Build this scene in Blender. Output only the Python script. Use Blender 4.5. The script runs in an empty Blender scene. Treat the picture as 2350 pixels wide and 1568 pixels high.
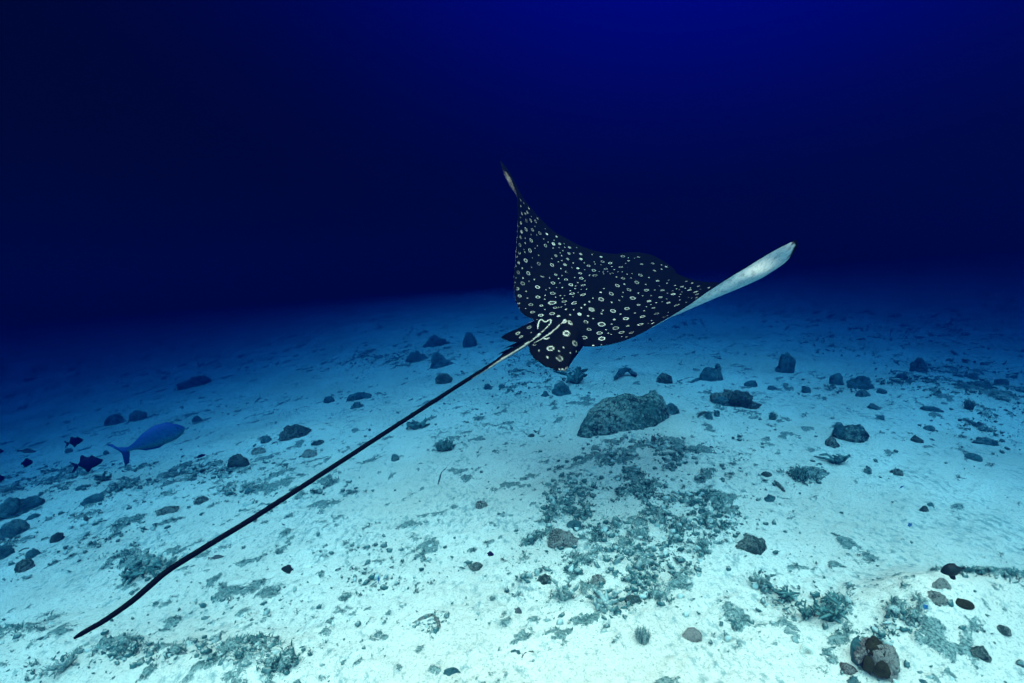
# Spotted eagle ray over a sand bank, under water.
import bpy, math, random
import numpy as np
from mathutils import Vector, Matrix
C = bpy.context.scene.collection
S = bpy.context.scene
R = math.radians
random.seed(7); np.random.seed(7)
# the sun is balanced for the red that the water takes out on the way down and back (white balance set for depth)
SUNCOL = (1.0, 0.258, 0.114)
EXPO = 5.62
LOBE = (0.25, 0.433, 0.866); LOBEP = 6.5; LOBEG = 0.60; LOBEB = 0.0; WATERCOL = (0.0, 0.0, 0.11)   # daylight through the surface, filtered blue
SCAT = (0.0, 0.0005, 0.0096); ABSO = (0.76, 0.390, 0.224); ANIS = 0.4                           # water, per metre

# ------------------------------------------------------------------ camera
CAM = np.array((0.0, 0.0, 1.6))
FPX = 1175.0                      # focal length in pixels of a 2350 px wide picture (18 mm)
CX, CY = 1175.0, 784.0
PITCH, ROLL = R(7.0), R(4.2)
fw = np.array((0.0, math.cos(PITCH), -math.sin(PITCH)))
up0 = np.array((0.0, math.sin(PITCH), math.cos(PITCH)))
rt0 = np.array((1.0, 0.0, 0.0))
rt = math.cos(ROLL) * rt0 - math.sin(ROLL) * up0
up = math.sin(ROLL) * rt0 + math.cos(ROLL) * up0
cam_data = bpy.data.cameras.new('camera'); cam = bpy.data.objects.new('camera', cam_data); C.objects.link(cam)
cam_data.lens = 18.0; cam_data.sensor_width = 36.0; cam_data.clip_start = 0.05; cam_data.clip_end = 600
cam.matrix_world = Matrix(((rt[0], up[0], -fw[0], CAM[0]), (rt[1], up[1], -fw[1], CAM[1]), (rt[2], up[2], -fw[2], CAM[2]), (0, 0, 0, 1)))
S.camera = cam

# ------------------------------------------------------------------ light and exposure
SUN_ELEV, SUN_AZ = R(57), R(176)          # azimuth from +Y (view) towards +X
sd = np.array((math.cos(SUN_ELEV) * math.sin(SUN_AZ), math.cos(SUN_ELEV) * math.cos(SUN_AZ), math.sin(SUN_ELEV)))
sun_data = bpy.data.lights.new('sun', 'SUN'); sun = bpy.data.objects.new('sun', sun_data); C.objects.link(sun)
sun_data.energy = 5.0; sun_data.color = SUNCOL; sun_data.angle = R(88)
sun.rotation_euler = Vector(sd).to_track_quat('Z', 'Y').to_euler(); sun.location = (0, 0, 8)
world = bpy.data.worlds.new('World'); S.world = world; world.use_nodes = True
nt = world.node_tree; nt.nodes.clear()
def wn(t, **k):
    n = nt.nodes.new(t)
    for a, b in k.items(): setattr(n, a, b)
    return n
sky = wn('ShaderNodeTexSky', sky_type='NISHITA', sun_disc=False, sun_elevation=SUN_ELEV, sun_rotation=SUN_AZ)
tc = wn('ShaderNodeTexCoord')
dot = wn('ShaderNodeVectorMath', operation='DOT_PRODUCT'); dot.inputs[1].default_value = tuple(LOBE)
nt.links.new(tc.outputs['Generated'], dot.inputs[0])
mx = wn('ShaderNodeMath', operation='MAXIMUM'); nt.links.new(dot.outputs['Value'], mx.inputs[0]); mx.inputs[1].default_value = 0
pw = wn('ShaderNodeMath', operation='POWER'); nt.links.new(mx.outputs[0], pw.inputs[0]); pw.inputs[1].default_value = LOBEP
ma = wn('ShaderNodeMath', operation='MULTIPLY_ADD'); nt.links.new(pw.outputs[0], ma.inputs[0]); ma.inputs[1].default_value = LOBEG; ma.inputs[2].default_value = LOBEB
col = wn('ShaderNodeRGB'); col.outputs[0].default_value = (*WATERCOL, 1)
m = wn('ShaderNodeVectorMath', operation='SCALE'); nt.links.new(col.outputs[0], m.inputs[0]); nt.links.new(ma.outputs[0], m.inputs['Scale'])
m2 = wn('ShaderNodeVectorMath', operation='MULTIPLY'); nt.links.new(sky.outputs[0], m2.inputs[0]); nt.links.new(m.outputs[0], m2.inputs[1])
bg = wn('ShaderNodeBackground'); bg.inputs['Strength'].default_value = 0.1
nt.links.new(m2.outputs[0], bg.inputs['Color'])
out = wn('ShaderNodeOutputWorld'); nt.links.new(bg.outputs[0], out.inputs['Surface'])
vs = S.view_settings; S.display_settings.display_device = 'sRGB'
vs.view_transform = 'Standard'; vs.look = 'None'; vs.gamma = 1; vs.use_curve_mapping = False; vs.exposure = EXPO
S.cycles.volume_bounces = 1

# ------------------------------------------------------------------ helpers
def px_dir(px, py):
    d = fw + rt * ((px - CX) / FPX) + up * ((CY - py) / FPX)
    return d
def at(px, py, depth):            # point at a given distance along the view axis
    return CAM + px_dir(px, py) * depth
def ground(px, py, z=0.0):
    d = px_dir(px, py); return CAM + d * ((z - CAM[2]) / d[2])
def haze():
    bm=bpy.data.meshes.new('haze')
    x0,x1,y0,y1,z0,z1=-140,140,-140,140,-3.2,2.55
    v=[(x,y,z) for x in(x0,x1) for y in(y0,y1) for z in(z0,z1)]
    f=[(0,1,3,2),(4,6,7,5),(0,4,5,1),(2,3,7,6),(0,2,6,4),(1,5,7,3)]
    bm.from_pydata(v,[],f); o=bpy.data.objects.new('haze',bm); C.objects.link(o); o['kind']='stuff'
    mat=bpy.data.materials.new('sea_water'); mat.use_nodes=True; n=mat.node_tree; n.nodes.clear()
    pv=n.nodes.new('ShaderNodeVolumePrincipled'); ou=n.nodes.new('ShaderNodeOutputMaterial'); n.links.new(pv.outputs[0],ou.inputs['Volume'])
    # wanted coefficients per metre
    sc=np.array(SCAT); ab=np.array(ABSO); D=2.0
    c=sc/D; a=(1-ab/(D*(1-c)))**2
    pv.inputs['Color'].default_value=(*c,1); pv.inputs['Absorption Color'].default_value=(*a,1); pv.inputs['Density'].default_value=D
    pv.inputs['Anisotropy'].default_value=ANIS; pv.inputs['Blackbody Intensity'].default_value=0
    bm.materials.append(mat)
    return o
haze()

# ------------------------------------------------------------------ numeric noise
def _hash(i, j, k, s):
    with np.errstate(over='ignore'):
        h = (i.astype(np.uint32) * np.uint32(374761393) + j.astype(np.uint32) * np.uint32(668265263) + k.astype(np.uint32) * np.uint32(2147483647 - 58) + np.uint32(s * 1274126177 & 0xffffffff))
        h = (h ^ (h >> np.uint32(13))) * np.uint32(1274126177)
        h = (h ^ (h >> np.uint32(15))) * np.uint32(2246822519)
        h = h ^ (h >> np.uint32(16))
    return h.astype(np.float64) / 4294967295.0
def noise3(x, y, z, s=0):
    xi, yi, zi = np.floor(x), np.floor(y), np.floor(z)
    fx, fy, fz = x - xi, y - yi, z - zi
    ux, uy, uz = [f * f * f * (f * (f * 6 - 15) + 10) for f in (fx, fy, fz)]
    xi, yi, zi = xi.astype(np.int64), yi.astype(np.int64), zi.astype(np.int64)
    r = 0
    for a in (0, 1):
        for b in (0, 1):
            for c in (0, 1):
                w = (ux if a else 1 - ux) * (uy if b else 1 - uy) * (uz if c else 1 - uz)
                r = r + w * _hash(xi + a, yi + b, zi + c, s)
    return r
def noise2(x, y, s=0):
    xi, yi = np.floor(x), np.floor(y)
    fx, fy = x - xi, y - yi
    ux, uy = [f * f * f * (f * (f * 6 - 15) + 10) for f in (fx, fy)]
    xi, yi = xi.astype(np.int64), yi.astype(np.int64); zi = np.zeros_like(xi)
    r = 0
    for a in (0, 1):
        for b in (0, 1):
            r = r + (ux if a else 1 - ux) * (uy if b else 1 - uy) * _hash(xi + a, yi + b, zi, s)
    return r
def fbm2(x, y, o=4, s=0):
    r = 0; a = 0.5; n = 0
    for k in range(o):
        r = r + a * noise2(x * 2 ** k + 17.3 * k, y * 2 ** k - 9.1 * k, s + k); n += a; a *= 0.55
    return r / n
def fbm3(p, o=4, s=0):
    r = 0; a = 0.5; n = 0
    for k in range(o):
        r = r + a * noise3(p[..., 0] * 2 ** k + 7.7 * k, p[..., 1] * 2 ** k, p[..., 2] * 2 ** k - 3.1 * k, s + k); n += a; a *= 0.55
    return r / n
def sstep(a, b, x):
    t = np.clip((x - a) / (b - a), 0, 1); return t * t * (3 - 2 * t)

# ------------------------------------------------------------------ mesh helpers
def link(name, verts, faces, mats=(), parent=None, smooth=True, attrs=None):
    me = bpy.data.meshes.new(name)
    verts = np.asarray(verts, dtype=np.float32)
    if isinstance(faces, np.ndarray):
        nf, k = faces.shape
        me.vertices.add(len(verts)); me.vertices.foreach_set('co', verts.ravel())
        me.loops.add(nf * k); me.loops.foreach_set('vertex_index', faces.astype(np.int32).ravel())
        me.polygons.add(nf); me.polygons.foreach_set('loop_start', np.arange(0, nf * k, k, dtype=np.int32))
        me.update(calc_edges=True)
    else:
        me.from_pydata(verts.tolist(), [], faces)
    me.validate()
    me.polygons.foreach_set('use_smooth', [smooth] * len(me.polygons))
    for n, v in (attrs or {}).items():
        at_ = me.attributes.new(n, 'FLOAT', 'POINT'); at_.data.foreach_set('value', np.asarray(v, dtype=np.float32))
    for m_ in mats: me.materials.append(m_)
    o = bpy.data.objects.new(name, me); C.objects.link(o)
    if parent is not None: o.parent = parent
    return o
def tag(o, label=None, cat=None, group=None, kind=None):
    if label: o['label'] = label
    if cat: o['category'] = cat
    if group: o['group'] = group
    if kind or cat: o['kind'] = kind or 'thing'
    return o
class Soup:                                   # collects triangles / quads as lists
    def __init__(self): self.v = []; self.f = []; self.n = 0; self.a = []
    def add(self, v, f, a=0.5):
        v = np.asarray(v); self.v.append(v); self.f += [tuple(i + self.n for i in q) for q in f]; self.n += len(v)
        self.a.append(np.full(len(v), a) if np.isscalar(a) else np.asarray(a))
    def build(self, name, mats, parent=None, smooth=True, attr='tone'):
        return link(name, np.concatenate(self.v), self.f, mats, parent, smooth, {attr: np.concatenate(self.a)})
_ico = {}
def ico(n):
    if n in _ico: return _ico[n]
    import bmesh
    bm = bmesh.new(); bmesh.ops.create_icosphere(bm, subdivisions=n, radius=1.0)
    v = np.array([q.co[:] for q in bm.verts]); f = np.array([[q.index for q in p.verts] for p in bm.faces]); bm.free()
    _ico[n] = (v, f); return v, f
def tube(pts, rad, n=6, cap=True):
    pts = np.asarray(pts, float); rad = np.asarray(rad, float) * np.ones(len(pts)); V = []; F = []
    tan = np.gradient(pts, axis=0); tan /= np.linalg.norm(tan, axis=1)[:, None] + 1e-9
    ref = np.array((0.31, 0.2, 0.93)); 
    for i, p in enumerate(pts):
        a = np.cross(tan[i], ref); a /= np.linalg.norm(a) + 1e-9; b = np.cross(tan[i], a)
        for k in range(n):
            q = 2 * math.pi * k / n; V.append(p + (a * math.cos(q) + b * math.sin(q)) * rad[i])
    for i in range(len(pts) - 1):
        for k in range(n): F.append((i * n + k, i * n + (k + 1) % n, (i + 1) * n + (k + 1) % n, (i + 1) * n + k))
    if cap: F.append(tuple(range(n))[::-1]); F.append(tuple((len(pts) - 1) * n + k for k in range(n)))
    return np.array(V), F
def curve(pts, n):                            # Catmull-Rom through points, n samples
    P = np.asarray(pts, float); P = np.vstack([2 * P[0] - P[1], P, 2 * P[-1] - P[-2]])
    u = np.linspace(0, len(P) - 3 - 1e-9, n); i = u.astype(int); t = (u - i)[:, None]
    a, b, c, d = P[i], P[i + 1], P[i + 2], P[i + 3]
    return 0.5 * (2 * b + (c - a) * t + (2 * a - 5 * b + 4 * c - d) * t ** 2 + (3 * b - a - 3 * c + d) * t ** 3)

# ------------------------------------------------------------------ materials
def mat(name):
    m_ = bpy.data.materials.new(name); m_.use_nodes = True; n = m_.node_tree; n.nodes.clear()
    o = n.nodes.new('ShaderNodeOutputMaterial'); p = n.nodes.new('ShaderNodeBsdfPrincipled'); n.links.new(p.outputs[0], o.inputs[0])
    return m_, n, p
def N(n, t, ins=None, **k):
    q = n.nodes.new(t)
    for a, b in k.items(): setattr(q, a, b)
    for a, b in (ins or {}).items():
        if isinstance(b, bpy.types.NodeSocket): n.links.new(b, q.inputs[a])
        else: q.inputs[a].default_value = b
    return q
def mixc(n, fac, a, b):
    q = n.nodes.new('ShaderNodeMix'); q.data_type = 'RGBA'
    for i, v in ((0, fac), (6, a), (7, b)):
        if isinstance(v, bpy.types.NodeSocket): n.links.new(v, q.inputs[i])
        else: q.inputs[i].default_value = v if i == 0 else (*v, 1)
    return q.outputs[2]
def ramp(n, src, lo, hi):
    q = N(n, 'ShaderNodeMapRange', {'Value': src, 'From Min': lo, 'From Max': hi}); q.interpolation_type = 'SMOOTHSTEP'; return q.outputs[0]
def noise(n, vec, scale, detail=4, rough=0.6):
    return N(n, 'ShaderNodeTexNoise', {'Vector': vec, 'Scale': scale, 'Detail': detail, 'Roughness': rough}).outputs['Fac']

def sand_material():
    m_, n, p = mat('coral_sand')
    pos = N(n, 'ShaderNodeNewGeometry').outputs['Position']
    fl = N(n, 'ShaderNodeAttribute', attribute_name='fleck').outputs['Fac']
    grain = noise(n, pos, 95, 5, 0.75); fine = noise(n, pos, 330, 3, 0.7); big = noise(n, pos, 1.3, 4)
    c = mixc(n, ramp(n, big, 0.3, 0.7), (0.70, 0.63, 0.53), (0.86, 0.80, 0.69))
    c = mixc(n, ramp(n, grain, 0.50, 0.32), c, (0.30, 0.34, 0.32))
    c = mixc(n, ramp(n, fine, 0.47, 0.30), c, (0.27, 0.31, 0.30))
    c2 = mixc(n, ramp(n, grain, 0.36, 0.62), (0.030, 0.090, 0.088), (0.27, 0.36, 0.33))  # fleck pigment also carries the cyan fill light of the water
    mp = N(n, 'ShaderNodeMapping', {'Vector': pos, 'Rotation': (0, 0, math.radians(40)), 'Scale': (34, 20, 26)})
    st = noise(n, mp.outputs[0], 1.0, 6, 0.72); st2 = noise(n, pos, 2.1, 3)
    sk = N(n, 'ShaderNodeMath', {0: st, 1: N(n, 'ShaderNodeMath', {0: st2, 1: 0.42}, operation='MULTIPLY').outputs[0]}, operation='ADD').outputs[0]
    c = mixc(n, ramp(n, sk, 0.72, 0.90), c, (0.27, 0.37, 0.35))                # thin films of turf between the patches
    brk = N(n, 'ShaderNodeMath', {0: noise(n, pos, 48, 6, 0.8), 1: 0.5}, operation='SUBTRACT').outputs[0]
    fr = N(n, 'ShaderNodeMath', {0: brk, 1: 2.6, 2: fl}, operation='MULTIPLY_ADD').outputs[0]
    c = mixc(n, ramp(n, fr, 0.38, 0.66), c, c2)
    n.links.new(c, p.inputs['Base Color']); p.inputs['Roughness'].default_value = 1; p.inputs['Specular IOR Level'].default_value = 0.05
    h = N(n, 'ShaderNodeMath', {0: grain, 1: fine}, operation='ADD').outputs[0]
    b = N(n, 'ShaderNodeBump', {'Height': h, 'Strength': 0.5, 'Distance': 0.012}); n.links.new(b.outputs[0], p.inputs['Normal'])
    return m_
def rock_material(name, dark, mid, pale, amount, scale=16.0):
    m_, n, p = mat(name)
    tc_ = N(n, 'ShaderNodeNewGeometry').outputs['Position']
    a = noise(n, tc_, scale * 1.5, 6, 0.75); b_ = noise(n, tc_, scale * 5.5, 6, 0.8); c_ = noise(n, tc_, scale * 0.35, 3)
    c = mixc(n, ramp(n, a, 0.38, 0.60), dark, mid)
    k = N(n, 'ShaderNodeMath', {0: b_, 1: N(n, 'ShaderNodeMath', {0: c_, 1: 0.5}, operation='MULTIPLY').outputs[0]}, operation='ADD').outputs[0]
    c = mixc(n, ramp(n, k, 0.86 - amount, 1.00 - amount), c, pale)
    c = mixc(n, ramp(n, b_, 0.46, 0.30), c, tuple(q * 0.4 for q in dark))
    n.links.new(c, p.inputs['Base Color']); p.inputs['Roughness'].default_value = 0.95; p.inputs['Specular IOR Level'].default_value = 0.1
    h = N(n, 'ShaderNodeMath', {0: a, 1: b_}, operation='ADD').outputs[0]
    bp = N(n, 'ShaderNodeBump', {'Height': h, 'Strength': 1.0, 'Distance': 0.06}); n.links.new(bp.outputs[0], p.inputs['Normal'])
    return m_
def tone_material(name, dark, pale, scale=60.0, spec=0.1, silt=0.0):
    m_, n, p = mat(name)
    t = N(n, 'ShaderNodeAttribute', attribute_name='tone').outputs['Fac']
    pos = N(n, 'ShaderNodeNewGeometry').outputs['Position']
    ns = noise(n, pos, scale, 5, 0.75)
    k = N(n, 'ShaderNodeMath', {0: t, 1: N(n, 'ShaderNodeMath', {0: ns, 1: 0.5}, operation='SUBTRACT').outputs[0]}, operation='ADD').outputs[0]
    c = mixc(n, ramp(n, k, 0.1, 0.9), dark, pale)
    if silt:                                  # sand that has settled on the upper sides
        nz = N(n, 'ShaderNodeSeparateXYZ', {0: N(n, 'ShaderNodeNewGeometry').outputs['Normal']}).outputs[2]
        w = N(n, 'ShaderNodeMath', {0: nz, 1: ns}, operation='MULTIPLY').outputs[0]
        c = mixc(n, N(n, 'ShaderNodeMath', {0: ramp(n, w, 0.34, 0.62), 1: silt}, operation='MULTIPLY').outputs[0], c, (0.66, 0.61, 0.52))
    n.links.new(c, p.inputs['Base Color'])
    p.inputs['Roughness'].default_value = 0.9; p.inputs['Specular IOR Level'].default_value = spec
    bp = N(n, 'ShaderNodeBump', {'Height': ns, 'Strength': 0.6, 'Distance': 0.01}); n.links.new(bp.outputs[0], p.inputs['Normal'])
    return m_
M_SAND = sand_material()
M_ROCK = rock_material('hazed_rock', (0.035, 0.080, 0.076), (0.10, 0.18, 0.165), (0.34, 0.40, 0.36), 0.12, 11)  # blue-green of the hazy water mixed into the algae colour
M_DARK = rock_material('dark_rock', (0.040, 0.145, 0.165), (0.11, 0.30, 0.32), (0.26, 0.38, 0.35), 0.09, 8)  # distance haze put into the colour: lifted and tinted teal
M_PALE = rock_material('pale_rock', (0.05, 0.085, 0.080), (0.17, 0.215, 0.195), (0.56, 0.58, 0.52), 0.20, 16)
M_BOULDER = rock_material('encrusted_boulder', (0.018, 0.065, 0.075), (0.10, 0.27, 0.26), (0.48, 0.62, 0.56), 0.13, 6.0)  # teal of the water haze painted into the crust colour
M_OLIVE = rock_material('olive_sponge', (0.05, 0.055, 0.030), (0.085, 0.085, 0.045), (0.12, 0.12, 0.07), 0.0, 20)
M_CRUST = rock_material('pink_crust', (0.09, 0.09, 0.085), (0.26, 0.25, 0.23), (0.66, 0.62, 0.56), 0.2, 30)
M_RUBBLE = tone_material('coral_rubble', (0.040, 0.130, 0.130), (0.44, 0.56, 0.52), 75, 0.1, 0.7)  # cyan spill from the water painted into the rubble colour
M_WEED = tone_material('turf_algae', (0.022, 0.085, 0.085), (0.16, 0.32, 0.30), 40)
M_SHELL = tone_material('shell', (0.14, 0.16, 0.13), (0.72, 0.72, 0.62), 22, 0.4)

# ------------------------------------------------------------------ sea floor shape
def gauss(x, y, g, rx, ry, h):
    return h * np.exp(-(((x - g[0]) / rx) ** 2 + ((y - g[1]) / ry) ** 2))
def H0(x, y):                                 # a sand bank, sides dropped to darken the frame edges, rising gently ahead
    x = np.asarray(x, float); y = np.asarray(y, float)
    k = np.where(x < 0, 0.0195, 0.0170); b_ = np.where(x < 0, 0.95, 1.1)
    r = np.hypot(np.maximum(y, 0), 0.8 * x)
    sp = lambda q, w: w * np.log1p(np.exp(np.clip(q / w, -30, 30)))
    rise = 0.050 * r + 0.050 * sp(r - 8.5, 1.2); rise = 1.5 * np.tanh(rise / 1.5)
    z = rise + 0.10 * sp(r - 11.0, 1.5) - b_ * (1 - np.exp(-k * x * x / b_))
    return z - sp(z - 1.22, 0.35)
def groundH(px, py, Hf=H0):
    d = px_dir(px, py); z = 0.0
    lo, hi = 0.3, 200.0; t = lo; step = 0.05
    while t < hi:                             # march, then bisect
        p = CAM + d * t
        if p[2] < Hf(p[0], p[1]): break
        t += step; step *= 1.03
    a, b = max(lo, t - step), t
    for _ in range(30):
        m_ = 0.5 * (a + b); p = CAM + d * m_
        if p[2] < Hf(p[0], p[1]): b = m_
        else: a = m_
    return CAM + d * b
MOUNDS = [(2215, 1430, 0.42, 0.22, 0.11), (2330, 1400, 0.30, 0.18, 0.06), (2120, 1420, 0.25, 0.2, 0.06), (330, 1540, 0.40, 0.16, 0.05), (560, 1535, 0.3, 0.14, 0.05), (60, 1510, 0.35, 0.2, 0.07), (1500, 990, 0.5, 0.35, 0.05), (120, 1150, 0.7, 0.5, 0.10), (1450, 1080, 0.8, 0.6, 0.05), (2280, 930, 1.0, 0.8, 0.1), (650, 1000, 0.7, 0.3, 0.07)]
MOUNDS = [(groundH(a, b), c, d, e) for a, b, c, d, e in MOUNDS]
def H1(x, y):
    q = np.hypot(x, y); z = H0(x, y) + 0.16 * (fbm2(x / 3.1, y / 3.1, 3, 5) - 0.5) * sstep(1.5, 5.0, q) * (1 - 0.9 * sstep(10.0, 17.0, q))
    for g, rx, ry, h in MOUNDS: z = z + gauss(x, y, g, rx, ry, h)
    return z
def gnd(px, py): return groundH(px, py, H1)

# patches of rubble and turf algae: centre, half width, half height (as seen from the camera), strength
PATCH = [(1470, 1062, 150, 60, .85), (1340, 1135, 150, 50, .62), (1590, 1105, 110, 60, .62), (1450, 1200, 260, 70, .46), (1380, 1280, 190, 60, .46), (1500, 1330, 140, 55, .5), (1640, 1150, 80, 60, .5), (1390, 1375, 130, 50, .6), (1240, 1330, 90, 30, .4), (1600, 1180, 80, 40, .5),
         (1750, 1010, 60, 26, .65), (1850, 1085, 45, 30, .85), (100, 1120, 150, 50, 1.0), (310, 1110, 150, 35, .8), (450, 1080, 150, 30, .75), (620, 1100, 120, 35, .55), (200, 1200, 110, 35, .55), (450, 1160, 190, 45, .55), (60, 1290, 90, 50, .9), (240, 1280, 140, 35, .65), (350, 1310, 60, 18, .6), (640, 1030, 60, 20, .4),
         (50, 1485, 110, 35, .95), (230, 1520, 110, 40, 1.0), (330, 1500, 100, 30, 1.0), (450, 1510, 120, 28, .8), (580, 1510, 100, 35, .7), (640, 1530, 45, 30, .9), (480, 1420, 90, 18, .4), (590, 1390, 110, 22, .5), (150, 1550, 80, 30, .5), (980, 1430, 50, 22, .55), (850, 1250, 150, 28, .42), (900, 1205, 90, 25, .42), (760, 1120, 110, 25, .4), (850, 1330, 120, 25, .4),
         (2280, 940, 90, 60, .95), (2130, 1005, 90, 22, .55), (2200, 860, 170, 50, .6), (1230, 865, 85, 35, .9), (2150, 760, 200, 35, .5), (1900, 790, 140, 25, .45), (2000, 900, 120, 30, .5), (900, 820, 160, 30, .5), (1000, 950, 130, 30, .35),
         (2165, 1395, 70, 45, 1.0), (2250, 1385, 110, 38, .8), (2105, 1450, 80, 28, .85), (2060, 1470, 60, 20, .7), (2330, 1340, 60, 16, .8), (2310, 1370, 60, 40, .7), (1900, 1410, 42, 30, .95), (1800, 1380, 45, 28, .65), (2250, 1505, 45, 28, .7), (2020, 1480, 40, 20, .5), (1750, 1340, 24, 24, .7), (1480, 1470, 22, 22, .6), (1700, 1100, 60, 40, .35), (1100, 1290, 90, 25, .35), (1640, 1440, 60, 20, .25)]
PATCHG = []
for a, b, c, d, s in PATCH:
    g = groundH(a, b); u = (groundH(a + c, b) - groundH(a - c, b))[:2] / 2; v = (groundH(a, max(b - d, 640)) - groundH(a, b + d))[:2] / 2
    PATCHG.append((g[:2], np.linalg.inv(np.stack([u, v], 1)), s))
def density(x, y):
    D = np.zeros_like(x)
    for g, inv, s in PATCHG:
        dx, dy = x - g[0], y - g[1]
        a = inv[0, 0] * dx + inv[0, 1] * dy; b = inv[1, 0] * dx + inv[1, 1] * dy
        k = 0.86 * s * np.exp(-((a * a + b * b) ** 1.3) * 0.9)
        D = 1 - (1 - D) * (1 - k)
    return np.clip(D * (0.30 + 1.35 * sstep(0.36, 0.64, fbm2(x * 3.6, y * 3.6, 4, 21))), 0, 1)
ST = R(40); STC, STS = math.cos(ST), math.sin(ST)         # the bottom current combs the turf along this bearing
def fleck(x, y, D):
    u = x * STS + y * STC; v = x * STC - y * STS
    wob = 0.25 * fbm2(x * 1.7, y * 1.7, 2, 31)
    a = fbm2(u * 4.2, v * 9.5 + wob * 6, 5, 41)           # combed streaks
    b = fbm2(x * 15, y * 15, 4, 51)                       # lumps
    c = fbm2(x * 0.9, y * 0.9, 3, 61)
    base = 0.16 + 0.30 * sstep(0.42, 0.68, c) 
    Dd = np.maximum(D, base)
    n_ = 0.55 * a + 0.45 * b
    th = 0.640 - 0.175 * Dd
    return sstep(th - 0.04, th + 0.14, n_), n_, Dd
def terrain():
    deg = np.concatenate([np.arange(-180, -56, 4.0), np.arange(-56, 56.01, 0.115), np.arange(60, 180.1, 4.0)])
    dep = np.concatenate([np.linspace(78, 47, 14)[:-1], np.arange(47, 2.0, -0.115)])
    r = 1.6 / np.tan(np.radians(dep)); r = np.concatenate([r, np.geomspace(r[-1], 132, 60)[1:]])
    A, Rr = np.meshgrid(np.radians(deg), r)
    x = np.sin(A) * Rr; y = np.cos(A) * Rr
    sh = x.shape; x = x.ravel(); y = y.ravel()
    D = density(x, y); f, n_, Dd = fleck(x, y, D)
    z = H1(x, y)
    near = 1 - sstep(9, 22, np.hypot(x, y))
    u = x * STS + y * STC; v = x * STC - y * STS
    z = z + near * (0.030 * f * (0.35 + 0.65 * D) * (0.3 + noise2(x * 38, y * 38, 71)) + 0.030 * (fbm2(u * 1.6, v * 4.0, 4, 81) - 0.5) + 0.020 * (fbm2(u * 6, v * 9, 3, 83) - 0.5) + 0.008 * (noise2(x * 30, y * 30, 91) - .5))
    rows, cols = sh
    i = np.arange(rows - 1)[:, None] * cols + np.arange(cols - 1)[None, :]
    F = np.stack([i, i + cols, i + cols + 1, i + 1], -1).reshape(-1, 4)
    o = link('sand', np.stack([x, y, z], 1), F, [M_SAND], None, True, {'fleck': f})
    o['kind'] = 'structure'
terrain()

def rubble():
    rs = np.random.RandomState(3)
    V, F, T = [], [], []; nv = 0
    lib = {}
    for lev in (1, 2):
        vs_, fs_ = ico(lev)
        for k in range(10):
            p = vs_ * (1 + 1.7 * (fbm3(vs_ * 2.2 + 5 * k, 3, k) - 0.5)[:, None])
            p = p * np.array([(1.0, 0.75, 0.7), (1.0, 0.85, 0.8), (1.0, 0.30, 0.28), (1, .95, .75), (1.0, .62, .5)][k % 5])
            lib[lev, k] = (p, fs_)
    n_want = 30000; got = 0
    while got < n_want:
        a = rs.uniform(-54, 54, 40000) * math.pi / 180; rr = 2.0 + 12 * rs.uniform(0, 1, 40000) ** 1.25
        x = np.sin(a) * rr; y = np.cos(a) * rr
        D = density(x, y); c = fbm2(x * 0.9, y * 0.9, 3, 61)
        f, n_, Dd = fleck(x, y, D)
        pr = (0.006 + 0.05 * sstep(0.45, 0.7, c) + 0.85 * D ** 1.4) * (0.25 + 0.75 * f)
        keep = rs.uniform(0, 1, 40000) < pr
        x, y, D = x[keep], y[keep], D[keep]; z = H1(x, y)
        for q in range(len(x)):
            s = 0.0042 * (1 - rs.uniform()) ** -0.50; s = min(s, 0.019) * (0.75 + 0.4 * D[q])
            big = s > 0.012
            p, fs_ = lib[2 if big else 1, rs.randint(10)]
            an = rs.uniform(0, 2 * math.pi); ca, sa = math.cos(an), math.sin(an)
            ti = rs.uniform(-.5, .5)
            X = p[:, 0] * ca - p[:, 1] * sa; Y = p[:, 0] * sa + p[:, 1] * ca; Z = p[:, 2] + ti * p[:, 0]
            V.append(np.stack([x[q] + s * X, y[q] + s * Y, z[q] + s * (Z + 0.45)], 1)); F.append(fs_ + nv); nv += len(p)
            t0 = rs.choice([0.12, 0.3, 0.55, 0.85], p=[.46, .30, .15, .09])
            T.append(np.full(len(p), t0)); got += 1
            if got >= n_want: break
    o = link('coral_rubble', np.concatenate(V), np.concatenate(F), [M_RUBBLE], None, True, {'tone': np.concatenate(T)})
    o['kind'] = 'stuff'; o['label'] = 'small broken coral rubble littered over the pale sand'
rubble()

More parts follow.
